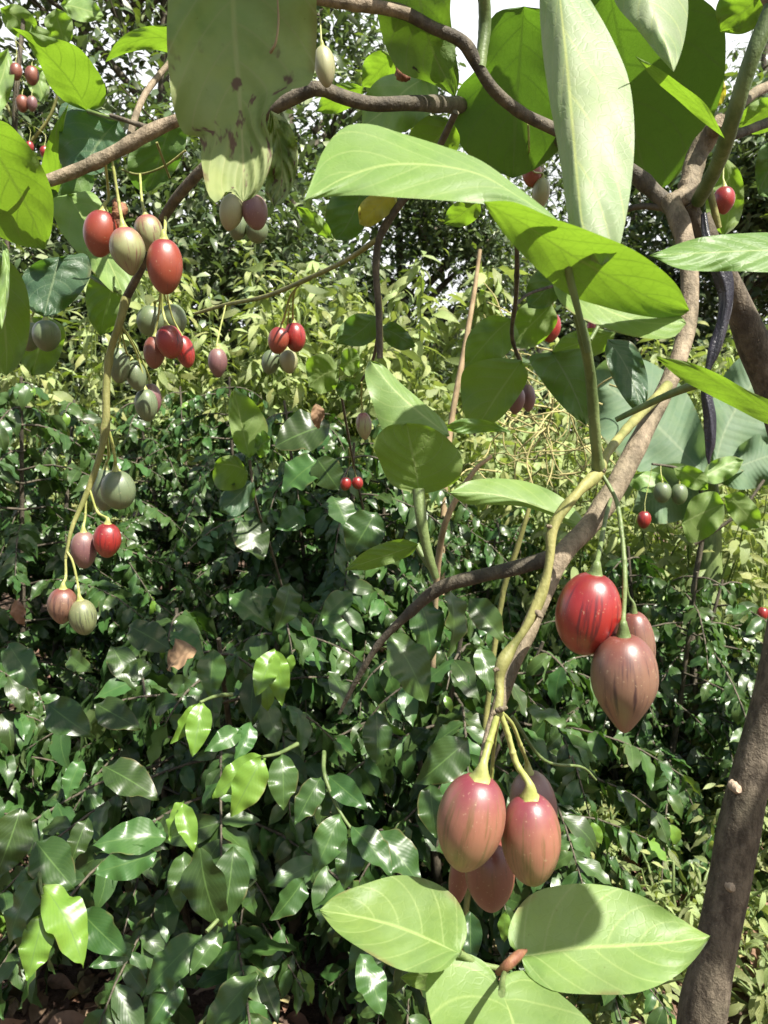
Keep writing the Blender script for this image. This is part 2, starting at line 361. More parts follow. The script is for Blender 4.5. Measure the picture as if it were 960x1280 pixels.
# D: long whitish leaf hanging in the upper middle
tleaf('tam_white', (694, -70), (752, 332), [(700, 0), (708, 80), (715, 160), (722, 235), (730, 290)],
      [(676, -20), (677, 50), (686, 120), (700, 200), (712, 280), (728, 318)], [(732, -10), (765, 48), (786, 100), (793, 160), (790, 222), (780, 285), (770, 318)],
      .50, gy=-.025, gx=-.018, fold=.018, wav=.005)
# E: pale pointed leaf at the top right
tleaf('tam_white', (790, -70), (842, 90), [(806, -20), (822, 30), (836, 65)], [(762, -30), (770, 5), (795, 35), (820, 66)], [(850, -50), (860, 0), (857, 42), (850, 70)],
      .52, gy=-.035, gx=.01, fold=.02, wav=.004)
# F: narrow leaf nearly edge-on
tleaf('tam', (906, 173), (794, 70), [(878, 138), (850, 115), (822, 93)], [(882, 130), (852, 106), (824, 86)], [(874, 149), (846, 124), (818, 100)], .56, gy=.12, upper=False, wav=.002)
# G: broad leaf behind, seen from below
tleaf('tam_shaded', (760, -20), (815, 243), [(775, 60), (785, 130), (798, 190)], [(730, 10), (738, 80), (755, 150), (785, 215)], [(850, -15), (900, 20), (907, 75), (898, 130), (872, 180), (842, 225)],
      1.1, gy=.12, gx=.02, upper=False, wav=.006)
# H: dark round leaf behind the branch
tleaf('tam_shaded', (655, 8), (641, 223), [(650, 70), (645, 140)], [(620, 16), (604, 50), (596, 85), (573, 112), (566, 160), (592, 200)], [(690, 16), (715, 60), (720, 130), (700, 185), (668, 212)],
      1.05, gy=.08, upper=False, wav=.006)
# I: leaf with rotten spots at the top
tleaf('tam_holed', (512, -70), (569, 121), [(525, 0), (540, 60)], [(468, -30), (472, 20), (488, 72), (504, 92), (536, 103)], [(560, -50), (563, 20), (570, 70), (574, 100)], .84, gy=.05, upper=False, wav=.006)
# J: large blotched leaf hanging at the top left, ragged lower end
tleaf('tam_old', (292, -80), (304, 252), [(291, 0), (295, 70), (301, 140), (304, 200)],
      [(222, -50), (209, 20), (211, 90), (217, 135), (231, 168), (249, 172), (252, 205), (262, 246), (272, 254), (284, 238)],
      [(385, -50), (396, 20), (395, 60), (388, 104), (362, 113), (343, 128), (332, 146), (341, 186), (333, 222), (318, 246)], .56, gy=-.012, gx=.010, fold=-.012, upper=False, wav=.013, nu=48, nh=9,
      label='large pale leaf with purple-brown blotches and a ragged lower end')
tleaf('tam_old', (338, 138), (342, 258), [(350, 180), (352, 225)], [(334, 160), (336, 200), (332, 240)], [(358, 150), (372, 185), (369, 222), (356, 250)], .62, gy=-.02, upper=False, wav=.02)
# top-left
tleaf('tam', (110, 139), (14, 34), [(90, 105), (55, 65)], [(128, 132), (132, 110), (116, 80), (96, 58), (58, 45)], [(86, 130), (64, 110), (48, 76), (33, 50)], .95, gy=.14, upper=False, wav=.006, stalk=[(110, 139, .97), (130, 145, .96), (158, 152, .93)], sw=2.4)
tleaf('tam', (232, 58), (131, 78), [(200, 47), (160, 55)], [(215, 35), (182, 33), (158, 42), (143, 56)], [(218, 66), (190, 62), (160, 66)], 1.0, gy=.14, upper=False, wav=.005)
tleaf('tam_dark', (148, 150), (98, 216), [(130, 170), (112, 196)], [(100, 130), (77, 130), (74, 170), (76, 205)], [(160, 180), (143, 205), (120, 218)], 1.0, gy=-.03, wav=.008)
tleaf('tam', (62, 265), (86, 128), [(68, 220), (74, 170)], [(50, 230), (62, 170)], [(76, 230), (78, 170)], 1.06, gy=.2, upper=False)
tleaf('tam', (-30, 150), (56, 312), [(10, 215), (40, 270)], [(-55, 190), (-35, 270), (20, 305)], [(5, 152), (26, 170), (48, 200), (66, 245), (64, 290)], .85, gy=.10, upper=False, wav=.008, stalk=[(10, 200, .87), (28, 215, .86), (38, 226, .85)], sw=2.2)
tleaf('tam_pale', (84, 243), (158, 378), [(105, 275), (135, 325)], [(64, 250), (72, 282), (100, 320), (135, 360)], [(115, 240), (132, 262), (150, 300), (172, 340)], 1.06, gy=-.04, wav=.008)
tleaf('tam_dark', (74, 321), (55, 396), [(68, 345), (60, 375)], [(48, 326), (27, 348), (36, 385)], [(108, 318), (114, 340), (96, 372), (70, 393)], 1.0, gy=-.035, wav=.01)
tleaf('tam', (-20, 320), (8, 470), [(0, 370), (8, 430)], [(-60, 350), (-50, 430)], [(10, 325), (33, 360), (36, 420), (24, 455)], .95, gy=.06, upper=False, wav=.008)
tleaf('tam_pale', (2, 300), (2, 412), [(8, 330), (6, 375)], [(3, 320), (0, 350), (-4, 385)], [(10, 310), (12, 345), (9, 385)], .82, gy=-.03, wav=.004)
tleaf('tam_dark', (215, 150), (185, 240), [(205, 180), (195, 215)], [(180, 160), (162, 190), (160, 215), (170, 235)], [(232, 162), (228, 195), (205, 230)], 1.1, gy=.06, upper=False, wav=.008)
tleaf('tam', (150, 330), (125, 420), [(140, 360), (130, 395)], [(125, 335), (108, 360), (112, 400)], [(165, 345), (160, 380), (145, 410)], 1.14, gy=.05, upper=False, wav=.01)
tleaf('tam_dark', (100, 205), (60, 262), [(85, 222), (70, 245)], [(70, 205), (50, 230)], [(118, 225), (100, 255), (80, 265)], 1.14, gy=.03, upper=False, wav=.01)
tleaf('tam', (60, 395), (40, 470), [(55, 420), (45, 450)], [(30, 400), (20, 440)], [(80, 410), (75, 445), (60, 465)], 1.2, gy=.04, upper=False, wav=.01)
# behind the top centre
tleaf('tam_pale', (540, 92), (452, 160), [(510, 110), (480, 138)], [(510, 90), (475, 98), (456, 122)], [(548, 120), (530, 150), (490, 168)], 1.02, gy=-.03, wav=.008)
tleaf('tam', (495, 70), (452, 108), [(480, 82), (465, 98)], [(475, 63), (456, 75)], [(494, 90), (475, 110)], 1.1, gy=.15, upper=False)
tleaf('tam', (455, 108), (395, 140), [(435, 116), (412, 128)], [(430, 103), (405, 116)], [(450, 125), (420, 142)], 1.06, gy=.16, upper=False)
tleaf('tam', (565, 150), (505, 215), [(550, 170), (525, 195)], [(535, 145), (510, 170)], [(575, 175), (560, 205), (530, 222)], 1.0, gy=.10, upper=False)
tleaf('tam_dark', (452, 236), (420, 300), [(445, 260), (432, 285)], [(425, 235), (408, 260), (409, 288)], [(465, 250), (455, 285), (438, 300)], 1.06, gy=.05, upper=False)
tleaf('yellow', (494, 240), (449, 280), [(478, 252), (462, 268)], [(470, 240), (449, 258)], [(496, 255), (476, 276), (460, 284)], 1.0, gy=.06, upper=False, label='small yellowing leaf with a brown tip')
tleaf('tam', (418, 300), (370, 258), [(400, 285), (384, 270)], [(408, 278), (388, 262)], [(404, 296), (382, 282)], 1.0, gy=.07, upper=False)
tleaf('tam', (600, 250), (555, 280), [(585, 262), (570, 272)], [(580, 248), (560, 262)], [(600, 268), (578, 284)], .9, gy=.12, upper=False)
tleaf('tam_dark', (470, 395), (420, 430), [(455, 410), (438, 422)], [(445, 392), (424, 410)], [(478, 412), (455, 432)], 1.4, gy=.05, upper=False)
tleaf('tam_dark', (475, 410), (520, 433), [(490, 415), (505, 424)], [(490, 402), (510, 416)], [(483, 428), (502, 438)], 1.4, gy=.05, upper=False)
# middle
tleaf('tam_pale', (562, 545), (462, 450), [(528, 518), (492, 486)], [(520, 556), (486, 548), (466, 505), (456, 465)], [(556, 528), (528, 502), (500, 478), (478, 456)], .74, gy=-.045, wav=.004, fold=.01)
tleaf('tam', (524, 618), (508, 529), [(520, 590), (514, 560)], [(490, 606), (474, 576), (467, 554), (484, 533)], [(548, 613), (574, 598), (577, 572), (556, 545), (530, 531)], .68, gy=.034, upper=False, wav=.004,
      stalk=[(523, 612, .685), (527, 650, .68), (536, 695, .685), (545, 722, .69)], sw=6.5)
tleaf('tam_pale', (735, 658), (562, 616), [(690, 640), (650, 626), (610, 617)], [(722, 640), (700, 620), (662, 603), (620, 598), (584, 602)], [(715, 658), (685, 643), (650, 633), (610, 631), (580, 629)], .82, gy=-.055, wav=.003, fold=.01)
tleaf('tam', (523, 680), (430, 713), [(490, 692), (460, 702)], [(505, 674), (485, 677), (455, 690)], [(515, 692), (495, 702), (462, 712)], .70, gy=.04, upper=False, wav=.004, stalk=[(521, 681, .7), (530, 698, .695), (543, 718, .69)], sw=3.5)
     
tleaf('tam', (1010, 312), (812, 319), [(945, 313), (880, 316)], [(985, 294), (920, 292), (866, 299)], [(990, 336), (920, 339), (850, 336)], .55, gy=-.045, fold=.003, wav=.004)
tleaf('tam', (1010, 538), (820, 446), [(950, 508), (900, 480), (860, 462)], [(985, 512), (935, 488), (895, 466), (858, 452)], [(965, 532), (915, 508), (880, 490), (848, 472)], .58, gy=.10, upper=False, wav=.003,
      stalk=[(880, 478, .58), (850, 488, .60), (815, 503, .615), (770, 525, .63)], sw=5)
# right of centre, further back
tleaf('tam', (652, 450), (597, 533), [(635, 475), (615, 505)], [(615, 448), (580, 462), (577, 500), (584, 525)], [(660, 470), (645, 500), (620, 527)], 1.3, gy=.04, upper=False, wav=.006)
tleaf('tam_dark', (690, 440), (733, 532), [(705, 465), (722, 500)], [(662, 446), (680, 480), (710, 515)], [(735, 438), (746, 470), (742, 510)], 1.25, gy=.03, upper=False, wav=.008)
tleaf('tam', (640, 398), (580, 462), [(620, 415), (598, 440)], [(612, 395), (585, 420)], [(648, 420), (625, 450), (600, 462)], 1.42, gy=.05, upper=False, wav=.01)
tleaf('tam', (690, 380), (640, 432), [(675, 395), (655, 415)], [(660, 378), (640, 400)], [(697, 400), (680, 425), (660, 436)], 1.5, gy=.06, upper=False, wav=.01)
tleaf('tam_dark', (760, 424), (802, 520), [(778, 450), (794, 485)], [(756, 440), (768, 478), (788, 508)], [(790, 428), (808, 465), (809, 500)], .92, gy=-.03, wav=.006)
tleaf('tam', (770, 415), (690, 440), [(745, 422), (715, 432)], [(740, 410), (705, 420)], [(760, 436), (720, 450)], 1.3, gy=.09, upper=False)
tleaf('tam', (640, 540), (552, 536), [(610, 532), (580, 532)], [(610, 526), (575, 524)], [(612, 540), (578, 542)], 1.0, gy=.05, wav=.004)
tleaf('tam_dark', (700, 340), (660, 385), [(690, 352), (675, 370)], [(672, 338), (658, 360)], [(704, 362), (682, 385)], 1.4, gy=.05, upper=False)
# bottom: three large leaves in a whorl
tleaf('tam_pale', (575, 1192), (399, 1138), [(540, 1176), (498, 1159), (448, 1146)], [(584, 1165), (572, 1126), (545, 1104), (500, 1094), (450, 1107), (418, 1120)], [(556, 1212), (530, 1216), (500, 1212), (458, 1190), (420, 1164)],
      .54, gy=-.055, wav=.004, fold=-.006, stalk=[(574, 1192, .545), (600, 1205, .55), (632, 1212, .555)], sw=4)
tleaf('tam', (574, 1208), (500, 1222), [(550, 1215), (525, 1220)], [(552, 1206), (520, 1210)], [(560, 1226), (535, 1238), (512, 1232)], .58, gy=.02, upper=False, wav=.004)
tleaf('tam_pale', (652, 1196), (888, 1170), [(715, 1186), (780, 1182), (838, 1178)], [(636, 1178), (640, 1148), (664, 1118), (704, 1106), (752, 1106), (800, 1119), (850, 1148), (876, 1164)], [(658, 1216), (688, 1237), (740, 1243), (800, 1240), (852, 1215), (880, 1184)],
      .56, gy=-.050, wav=.004, fold=-.006, stalk=[(652, 1196, .56), (640, 1205, .56), (632, 1212, .555)], sw=4)
tleaf('tam_pale', (627, 1240), (670, 1440), [(640, 1275), (652, 1320), (662, 1380)], [(612, 1208), (575, 1190), (542, 1204), (532, 1230), (540, 1280), (560, 1340), (610, 1410)], [(632, 1220), (655, 1213), (690, 1235), (735, 1275), (770, 1330), (740, 1400)],
      .48, gy=-.052, wav=.004, fold=-.006, stalk=[(627, 1242, .48), (628, 1226, .51), (632, 1212, .555)], sw=4)
# right edge
tleaf('tam', (905, 195), (905, 295), [(912, 225), (912, 262)], [(888, 215), (882, 255), (888, 282)], [(925, 215), (930, 250), (922, 280)], 1.62, gy=.06, upper=False, wav=.01)
tleaf('tam', (985, 130), (920, 160), [(962, 138), (940, 150)], [(955, 122), (930, 138)], [(975, 155), (945, 168)], 1.3, gy=.12, upper=False)
tleaf('tam_dark', (985, 180), (948, 245), [(970, 200), (955, 225)], [(955, 180), (944, 210)], [(990, 220), (970, 245)], 1.0, gy=.05, upper=False)
tleaf('yellow', (905, 100), (890, 135), [(902, 112), (896, 124)], [(896, 104), (888, 120)], [(908, 115), (902, 130)], 1.2, gy=.1, upper=False)
tleaf('tam', (960, -20), (900, 40), [(945, 0), (920, 22)], [(920, -25), (895, 10)], [(965, 15), (930, 42)], .9, gy=.08, upper=False, wav=.01)

# ------------------------------------------------------------------ trunk and branches
def branch(pts, mat, bumps=(), name='branch', sides=12, parent=None, jit=.06):
    """pts: (x, y, d, width in px)"""
    w = [P(*p[:3]) for p in pts]; r = [p[3] * .5 / F * p[2] for p in pts]
    return build(tube(w, r, sides=sides, bumps=bumps, n=max(10, 7 * len(pts)), jit=jit, rnd=random.random()), name, M[mat], parent or tree)

tp = [(850, 1500, 1.06, 60), (858, 1370, 1.05, 57), (876, 1280, 1.05, 54), (896, 1180, 1.04, 51), (911, 1107, 1.035, 50), (923, 1040, 1.03, 49), (936, 980, 1.025, 49), (958, 905, 1.02, 48), (974, 840, 1.01, 47), (992, 710, 1.0, 45), (990, 580, 1.0, 42), (962, 480, .99, 39), (936, 415, .97, 36), (913, 358, .95, 30), (893, 315, .93, 26), (876, 270, .92, 23)]
tw = [P(*p[:3]) for p in tp]; tr_ = [p[3] * .5 / F * p[2] for p in tp]
tw[0] = TREE_BASE + np.array([0, 0, -.04]); tr_[0] = .036; tw[1] = TREE_BASE + (np.array(tw[2]) - TREE_BASE) * .45; tr_[1] = .032
trunk = build(tube(tw, tr_, sides=22, n=130, bumps=[(.30, .06), (.42, .07), (.55, .06), (.75, .1), (.9, .1)], jit=.04), 'trunk', M['trunk'], tree)
for (x, y, d, s) in ((921, 986, 1.008, 5.5), (913, 1108, 1.012, 6.0)):
    c = P(x, y, d); s = s / F
    build(tube([c + np.array([0, .012, 0]), c + np.array([0, -.002, .0]), c + np.array([0, -.006, .001])], [s * 1.25, s, s * .6], sides=10, jit=.12), 'leaf_scar', M['scar'], trunk)

branch([(838, 250, .90, 24), (852, 285, .88, 24), (861, 330, .86, 22), (861, 390, .84, 22), (851, 440, .82, 21), (836, 478, .80, 22), (815, 520, .77, 24), (790, 570, .74, 25), (764, 618, .71, 27), (734, 660, .69, 24), (704, 692, .67, 23), (684, 735, .66, 21), (660, 790, .64, 20), (634, 852, .625, 17), (612, 920, .605, 15), (600, 968, .585, 9)],
       'branch', bumps=[(.05, .15), (.33, .10), (.5, .08), (.62, .10), (.72, .12), (.83, .14), (.9, .15)])
tb = branch([(835, 482, .79, 13), (812, 506, .74, 12), (780, 540, .68, 12), (756, 572, .63, 12), (748, 590, .62, 15), (722, 616, .605, 12), (698, 646, .60, 12), (690, 664, .598, 13), (687, 700, .595, 11.5), (680, 732, .593, 11.5), (668, 764, .59, 14), (655, 788, .587, 11), (638, 812, .585, 11.5), (627, 832, .58, 15), (624, 848, .58, 11), (625, 868, .575, 9.5), (622, 889, .57, 13)],
       'twig', bumps=[(.32, .15), (.55, .12), (.62, .15), (.77, .22), (.80, .12), (.90, .3), (.955, .15)], jit=.12)
for (x, y, x2, y2, d, w_) in ((670, 764, 678, 772, .588, 9), (628, 834, 617, 838, .58, 8), (622, 888, 634, 884, .568, 8), (622, 888, 614, 893, .57, 7), (692, 660, 683, 657, .598, 6), (748, 590, 757, 586, .62, 9)):
    build(tube([P(x, y, d), P((x + x2) / 2, (y + y2) / 2, d - .002), P(x2, y2, d - .003)], np.array([w_, w_ * .9, w_ * .55]) * .5 / F * d, sides=9, jit=.2), 'knot', M['branch'], tb)
branch([(700, 694, .67, 20), (640, 711, .68, 19), (592, 722, .69, 18), (550, 735, .70, 17), (512, 766, .715, 12), (476, 802, .73, 9), (447, 848, .745, 7), (424, 892, .76, 4)], 'dark_branch', bumps=[(.52, .2), (.7, .12)])
branch([(748, 588, .62, 14), (744, 545, .60, 14), (738, 470, .575, 14), (729, 420, .55, 14), (716, 370, .53, 11), (700, 325, .50, 7)], 'green_stem', bumps=[(.03, .3), (.62, .18)])
branch([(738, 425, .56, 5), (752, 400, .57, 5), (762, 380, .58, 4)], 'green_stem', sides=7)
# upper framework
branch([(901, 150, .90, 16), (890, 166, .93, 24), (873, 190, .94, 25), (864, 222, .93, 26), (858, 245, .92, 26), (836, 255, .91, 24)], 'branch', bumps=[(.5, .12), (.72, .18), (.9, .14)])
branch([(842, 262, .91, 22), (818, 240, .92, 20), (790, 215, .92, 18), (745, 188, .91, 17), (690, 160, .90, 15), (650, 140, .89, 15), (615, 110, .87, 15), (596, 80, .86, 15), (580, 54, .85, 15), (540, 34, .84, 15), (500, 14, .83, 15), (440, 4, .82, 15), (380, -6, .81, 14)],
       'dark_branch', bumps=[(.1, .2), (.45, .1), (.62, .12), (.8, .1)])
branch([(512, 18, .826, 14), (480, 10, .823, 16), (438, 4, .815, 17), (400, -2, .81, 16), (340, -16, .80, 14)], 'branch', bumps=[(.4, .15)])
branch([(745, 188, .92, 14), (700, 175, 1.1, 16), (640, 150, 1.24, 18), (595, 136, 1.18, 19), (560, 131, .98, 19), (510, 129, .87, 18), (465, 130, .86, 18), (428, 121, .85, 18), (398, 110, .84, 18), (368, 122, .85, 16), (340, 137, .86, 15), (290, 178, .88, 14), (243, 222, .91, 14), (207, 268, .95, 12), (182, 325, .99, 10), (158, 372, 1.02, 10)],
       'dark_branch', bumps=[(.5, .12), (.58, .16), (.75, .12)])
branch([(158, 372, 1.02, 11), (150, 402, 1.02, 10), (138, 440, 1.03, 9), (133, 482, 1.03, 9), (132, 532, 1.03, 10), (124, 572, 1.03, 8), (108, 618, 1.03, 7), (90, 660, 1.02, 5), (82, 698, 1.01, 4)], 'twig', bumps=[(.02, .2), (.25, .25), (.5, .25), (.68, .2)])
branch([(150, 365, 1.03, 6), (125, 352, 1.05, 6), (105, 340, 1.07, 5)], 'green_stem', sides=7)
branch([(-60, 252, .88, 17), (0, 241, .88, 16), (60, 226, .89, 16), (112, 206, .895, 16), (160, 181, .90, 17), (186, 166, .90, 19), (215, 153, .90, 16), (260, 142, .89, 15), (320, 138, .87, 14), (345, 134, .86, 13)], 'branch', bumps=[(.2, .1), (.42, .22), (.53, .2)])
branch([(186, 160, .90, 8), (165, 153, .905, 6), (138, 144, .91, 5)], 'dark_branch', sides=8)
branch([(160, 182, .905, 9), (168, 150, .93, 9), (180, 120, .95, 8), (198, 95, .97, 8), (212, 78, .98, 7)], 'branch', sides=9)
branch([(196, 178, .90, 3.5), (204, 200, .92, 3.5), (212, 222, .94, 3)], 'twig', sides=7)
branch([(232, 188, .98, 3), (205, 208, .99, 3), (172, 218, 1.0, 3), (152, 212, 1.0, 2.5)], 'twig', sides=7)
branch([(475, 448, 1.05, 8), (473, 385, 1.04, 8), (470, 330, 1.03, 9), (475, 296, 1.02, 10), (498, 258, 1.0, 10), (520, 232, .98, 9), (548, 185, .94, 9), (570, 140, .90, 9)], 'dark_branch', bumps=[(.35, .15), (.5, .15)], sides=9)
branch([(476, 440, 1.05, 7), (475, 400, 1.045, 7), (474, 370, 1.04, 7)], 'twig', sides=8)
branch([(474, 412, 1.05, 5), (466, 450, 1.1, 4), (452, 476, 1.15, 3)], 'dark_branch', sides=7)
branch([(470, 300, 1.02, 7), (440, 321, 1.1, 7), (390, 346, 1.3, 6), (330, 371, 1.5, 6), (282, 381, 1.65, 5), (244, 392, 1.75, 4)], 'twig', sides=8, bumps=[(.4, .2)])
branch([(636, 265, 1.0, 6), (645, 300, 1.05, 6), (645, 370, 1.15, 6), (640, 420, 1.25, 5), (652, 460, 1.35, 5), (654, 478, 1.38, 4)], 'dark_branch', sides=8, bumps=[(.3, .3), (.5, .2), (.7, .3)])
branch([(645, 380, 1.17, 4), (660, 368, 1.2, 4), (700, 355, 1.25, 4)], 'dark_branch', sides=7)
branch([(970, 0, .74, 22), (940, 72, .75, 21), (916, 148, .78, 20), (897, 205, .84, 19), (872, 252, .90, 17)], 'green_stem', bumps=[(.6, .12)])
branch([(985, 145, 1.05, 12), (955, 155, 1.0, 12), (920, 168, .97, 12), (880, 176, .94, 12)], 'dark_branch', sides=9)
branch([(995, 100, 1.2, 13), (955, 110, 1.15, 13), (920, 135, 1.08, 12), (890, 165, 1.0, 12)], 'branch', sides=9)
branch([(898, 285, .93, 9), (890, 250, .92, 9), (884, 225, .92, 8)], 'twig', sides=8)
branch([(760, 270, .95, 8), (800, 258, .93, 8), (840, 262, .91, 8)], 'dark_branch', sides=8)
branch([(862, 255, .91, 18), (876, 290, .92, 20), (890, 330, .94, 22)], 'trunk', sides=10)
branch([(604, -20, .84, 16), (606, 30, .86, 16), (600, 85, .86, 14)], 'green_stem', sides=9)
branch([(632, 1214, .56, 9), (634, 1260, .62, 10), (640, 1340, .72, 11), (690, 1430, .85, 13), (850, 1470, 1.03, 16)], 'green_stem', sides=9)
g = tube([P(622, 1216, .545), P(636, 1205, .54), P(648, 1194, .545), P(658, 1188, .55)], np.array([4, 6.5, 6, 2]) / F * .545, sides=9)
build(g, 'young_leaf', M['bud'], tree)
g = tube([P(497, 82, .9), P(503, 95, .9), P(513, 98, .9)], np.array([3, 7, 2]) / F * .9, sides=7, jit=.3)
build(g, 'withered_flower', M['bud'], tree)
g = tube([P(143, 250, .93), P(150, 262, .93), P(146, 276, .93), P(150, 285, .93)], np.array([4, 9, 7, 2]) / F * .93, sides=9, jit=.35)
build(g, 'withered_flower', M['bud'], tree)
g = tube([P(347, 0, .545), P(348, 30, .545), P(344, 55, .545), P(338, 66, .55)], np.array([1.3, 1.5, 1.6, 2.2]) / F * .545, sides=6)
build(g, 'twig', M['dry_stem'], tree)

# crown above and beside the camera's view (unseen leaves, some added only to cast shade)
def proto_heart(nu=12, nh=3, drop=.35, fold=.18):
    s = np.linspace(0, 1, nu); W = np.linspace(-1, 1, 2 * nh + 1)
    w = .40 * np.sin(np.pi * np.clip(s, 0, 1) ** .62) ** .8 * (1 - .15 * s); w[0] = .0; w[-1] = 0
    x = s[:, None] + 0 * W; y = w[:, None] * W
    z = -drop * s[:, None] ** 2 + fold * np.abs(y) + .02 * np.sin(s[:, None] * 14 + W * 3) * np.abs(W)
    v = np.stack([x, y, z], -1).reshape(-1, 3)
    a = np.stack(np.broadcast_arrays(W[None], s[:, None], np.zeros((1, 1))), -1).reshape(-1, 3)
    return v, grid_faces(nu, len(W)), a

def proto_leaf(width=.4, nu=9, nh=2, drop=.25, fold=.2, wave=.03, tip=1.0, pw=.75, seed=0, twist=0.0):
    lr = np.random.default_rng(seed); ph = lr.random(4) * 6.28
    s = np.linspace(0, 1, nu); W = np.linspace(-1, 1, 2 * nh + 1)
    w = width * .5 * np.sin(np.pi * s ** pw) ** tip; w[0] = .012; w[-1] = .002
    if nu > 6: w[-2] *= .75
    ang = twist * s[:, None]
    rip = .0035 * np.sin((s[:, None] - .22 * np.abs(W)) * 2 * np.pi * 8) * np.sin(np.pi * np.abs(W)) * np.sin(np.pi * s[:, None]) if nu > 20 else 0
    y0 = w[:, None] * W; z0 = fold * np.abs(y0) + wave * np.sin(s[:, None] * 16 + ph[0] + (W > 0) * 2.1) * np.abs(W) ** 1.5 + wave * .5 * np.sin(s[:, None] * 29 + ph[1]) * np.abs(W) + rip
    x = np.sin(s * drop * 1.6) / (drop * 1.6) if drop > .01 else s
    zc = -(1 - np.cos(s * drop * 1.6)) / (drop * 1.6) if drop > .01 else 0 * s
    v = np.stack([x[:, None] + 0 * y0, y0 * np.cos(ang) - z0 * np.sin(ang), zc[:, None] + z0 * np.cos(ang) + y0 * np.sin(ang)], -1).reshape(-1, 3)
    a = np.stack(np.broadcast_arrays(W[None], s[:, None], np.zeros((1, 1))), -1).reshape(-1, 3)
    return v, grid_faces(nu, len(W)), a

def scatter(protos, pos, dirs, nrm, ln, rnd, g=None):
    """a leaf at every position: x along dirs, z along nrm"""
    g = g or Geo()
    pos = np.asarray(pos, float); X = unit(dirs); Z = unit(np.asarray(nrm) - X * np.sum(np.asarray(nrm) * X, -1, keepdims=True)); Y = np.cross(Z, X)
    ln = np.asarray(ln, float); rnd = np.asarray(rnd, float)
    pick = rng.integers(0, len(protos), len(pos))
    for k, (v, f, a) in enumerate(protos):
        q = np.nonzero(pick == k)[0]
        if not len(q): continue
        m = len(v)
        wv = pos[q][:, None] + ln[q][:, None, None] * (v[None, :, 0:1] * X[q][:, None] + v[None, :, 1:2] * Y[q][:, None] + v[None, :, 2:3] * Z[q][:, None])
        ff = f[None] + (np.arange(len(q)) * m)[:, None, None]
        aa = np.repeat(a[None], len(q), 0).copy(); aa[..., 2] = rnd[q][:, None]
        g.add(wv.reshape(-1, 3), ff.reshape(-1, 4), aa.reshape(-1, 3))
    return g

HEARTS = [proto_heart(drop=d, fold=f) for d, f in ((.2, .1), (.4, .2), (.3, .3))]
cp, cd, cn = [], [], []
while len(cp) < 62:
    yy = rng.uniform(.25, 2.7); p = np.array([rng.uniform(-.35, 1.3), yy, 1.5 + .62 * yy + rng.uniform(.22, .75)])
    if (yy < 1.2 and rng.random() < .6) or (p[0] < .1 and yy < 1.4): continue
    if yy > 1.7 and not .15 < p[0] < .9: continue
    cp.append(p); a = rng.uniform(0, 6.28)
    cd.append([math.cos(a), math.sin(a), -.25]); cn.append([rng.normal(0, .25), rng.normal(0, .25), 1])
forced = []
cl_ = list(rng.uniform(.18, .30, len(cp)))
for (px, py, d, sz, n) in ((650, 90, 1.15, .22, -1), (625, 165, 1.15, .22, -1), (820, 60, 1.15, .24, -1), (525, 20, .95, .2, -1), (250, -8, .56, .19, -1), (350, 5, .56, .16, -1), (705, 1128, .565, .075, -1), (700, 480, 1.25, .25, 1), (515, 570, .68, .18, 1), (430, 560, 2.5, .34, 1), (380, 620, 2.2, .32, 1), (480, 660, 2.1, .3, 1), (310, 590, 2.4, .3, 1)):
    for m in range(abs(n)):
        t = .12                                                    # added unseen leaves, set along the sun ray to shade each spot
        while True:
            q = P(px, py, d) + SUN * t; r_ = q - CAM; f_ = r_ @ FWD
            if f_ < .05 or 640 - r_ @ UPV / f_ * F < -sz / f_ * F * .8: break
            t += .03
        a = rng.uniform(0, 6.28); dv = np.cross(SUN, [math.cos(a), math.sin(a), .2]); dv = unit(dv)
        cp.append(q - dv * sz * .5 + SUN * .08 * m); cd.append(dv); cn.append(SUN * .9 + np.array([0, 0, .3])); cl_.append(sz)
        if n < 0: forced.append(len(cp) - 1)
LIT_ = [(15, 230, .85), (40, 280, .87), (730, 60, .5), (740, 200, .5), (500, 190, .43), (680, 300, .455), (780, 340, .455), (900, 315, .55), (950, 315, .55), (900, 480, .58), (588, 1030, .56), (664, 1050, .57), (735, 768, .585), (780, 856, .57), (480, 1150, .54), (760, 1170, .56), (640, 1260, .48),
        (290, 210, .56), (300, 975, 1.2), (240, 905, 1.3), (85, 1150, 1.1), (335, 840, 1.36), (250, 1110, 1.13), (420, 1030, 1.17), (60, 1060, 1.15), (490, 500, .74), (620, 615, .82), (126, 293, .93), (206, 334, .9), (120, 80, .95), (820, 40, .52), (180, 1040, 1.2), (60, 1270, 1.9), (50, 900, 1.35), (150, 900, 1.35), (150, 1000, 1.2), (50, 1000, 1.25), (200, 1200, 1.1), (300, 1200, 1.1), (480, 1040, 1.2), (500, 900, 1.3), (150, 830, 1.4), (260, 800, 1.5), (360, 800, 1.5), (370, 930, 1.25), (60, 800, 1.5), (200, 450, 2.4), (60, 480, 2.3), (130, 560, 2.2), (690, 640, .6), (180, 170, .9)]
cp, cd, cn, cl_ = map(np.array, (cp, cd, cn, cl_))
cc = cp + unit(cd) * cl_[:, None] * .5; keep = np.ones(len(cp), bool)
for t3 in LIT_:
    w_ = cc - P(*t3); al = w_ @ SUN
    keep &= ~((al > 0) & (np.linalg.norm(w_ - al[:, None] * SUN, axis=1) < .42 * cl_))
keep[forced] = True
cp, cd, cn, cl_ = cp[keep], cd[keep], cn[keep], cl_[keep]
g = scatter(HEARTS, cp, cd, cn, cl_, rng.random(len(cp)) * .8)
o = build(g, 'upper_shading_foliage', M['tam'], tree); o['kind'] = 'stuff'  # crown leaves together with the added shade casters
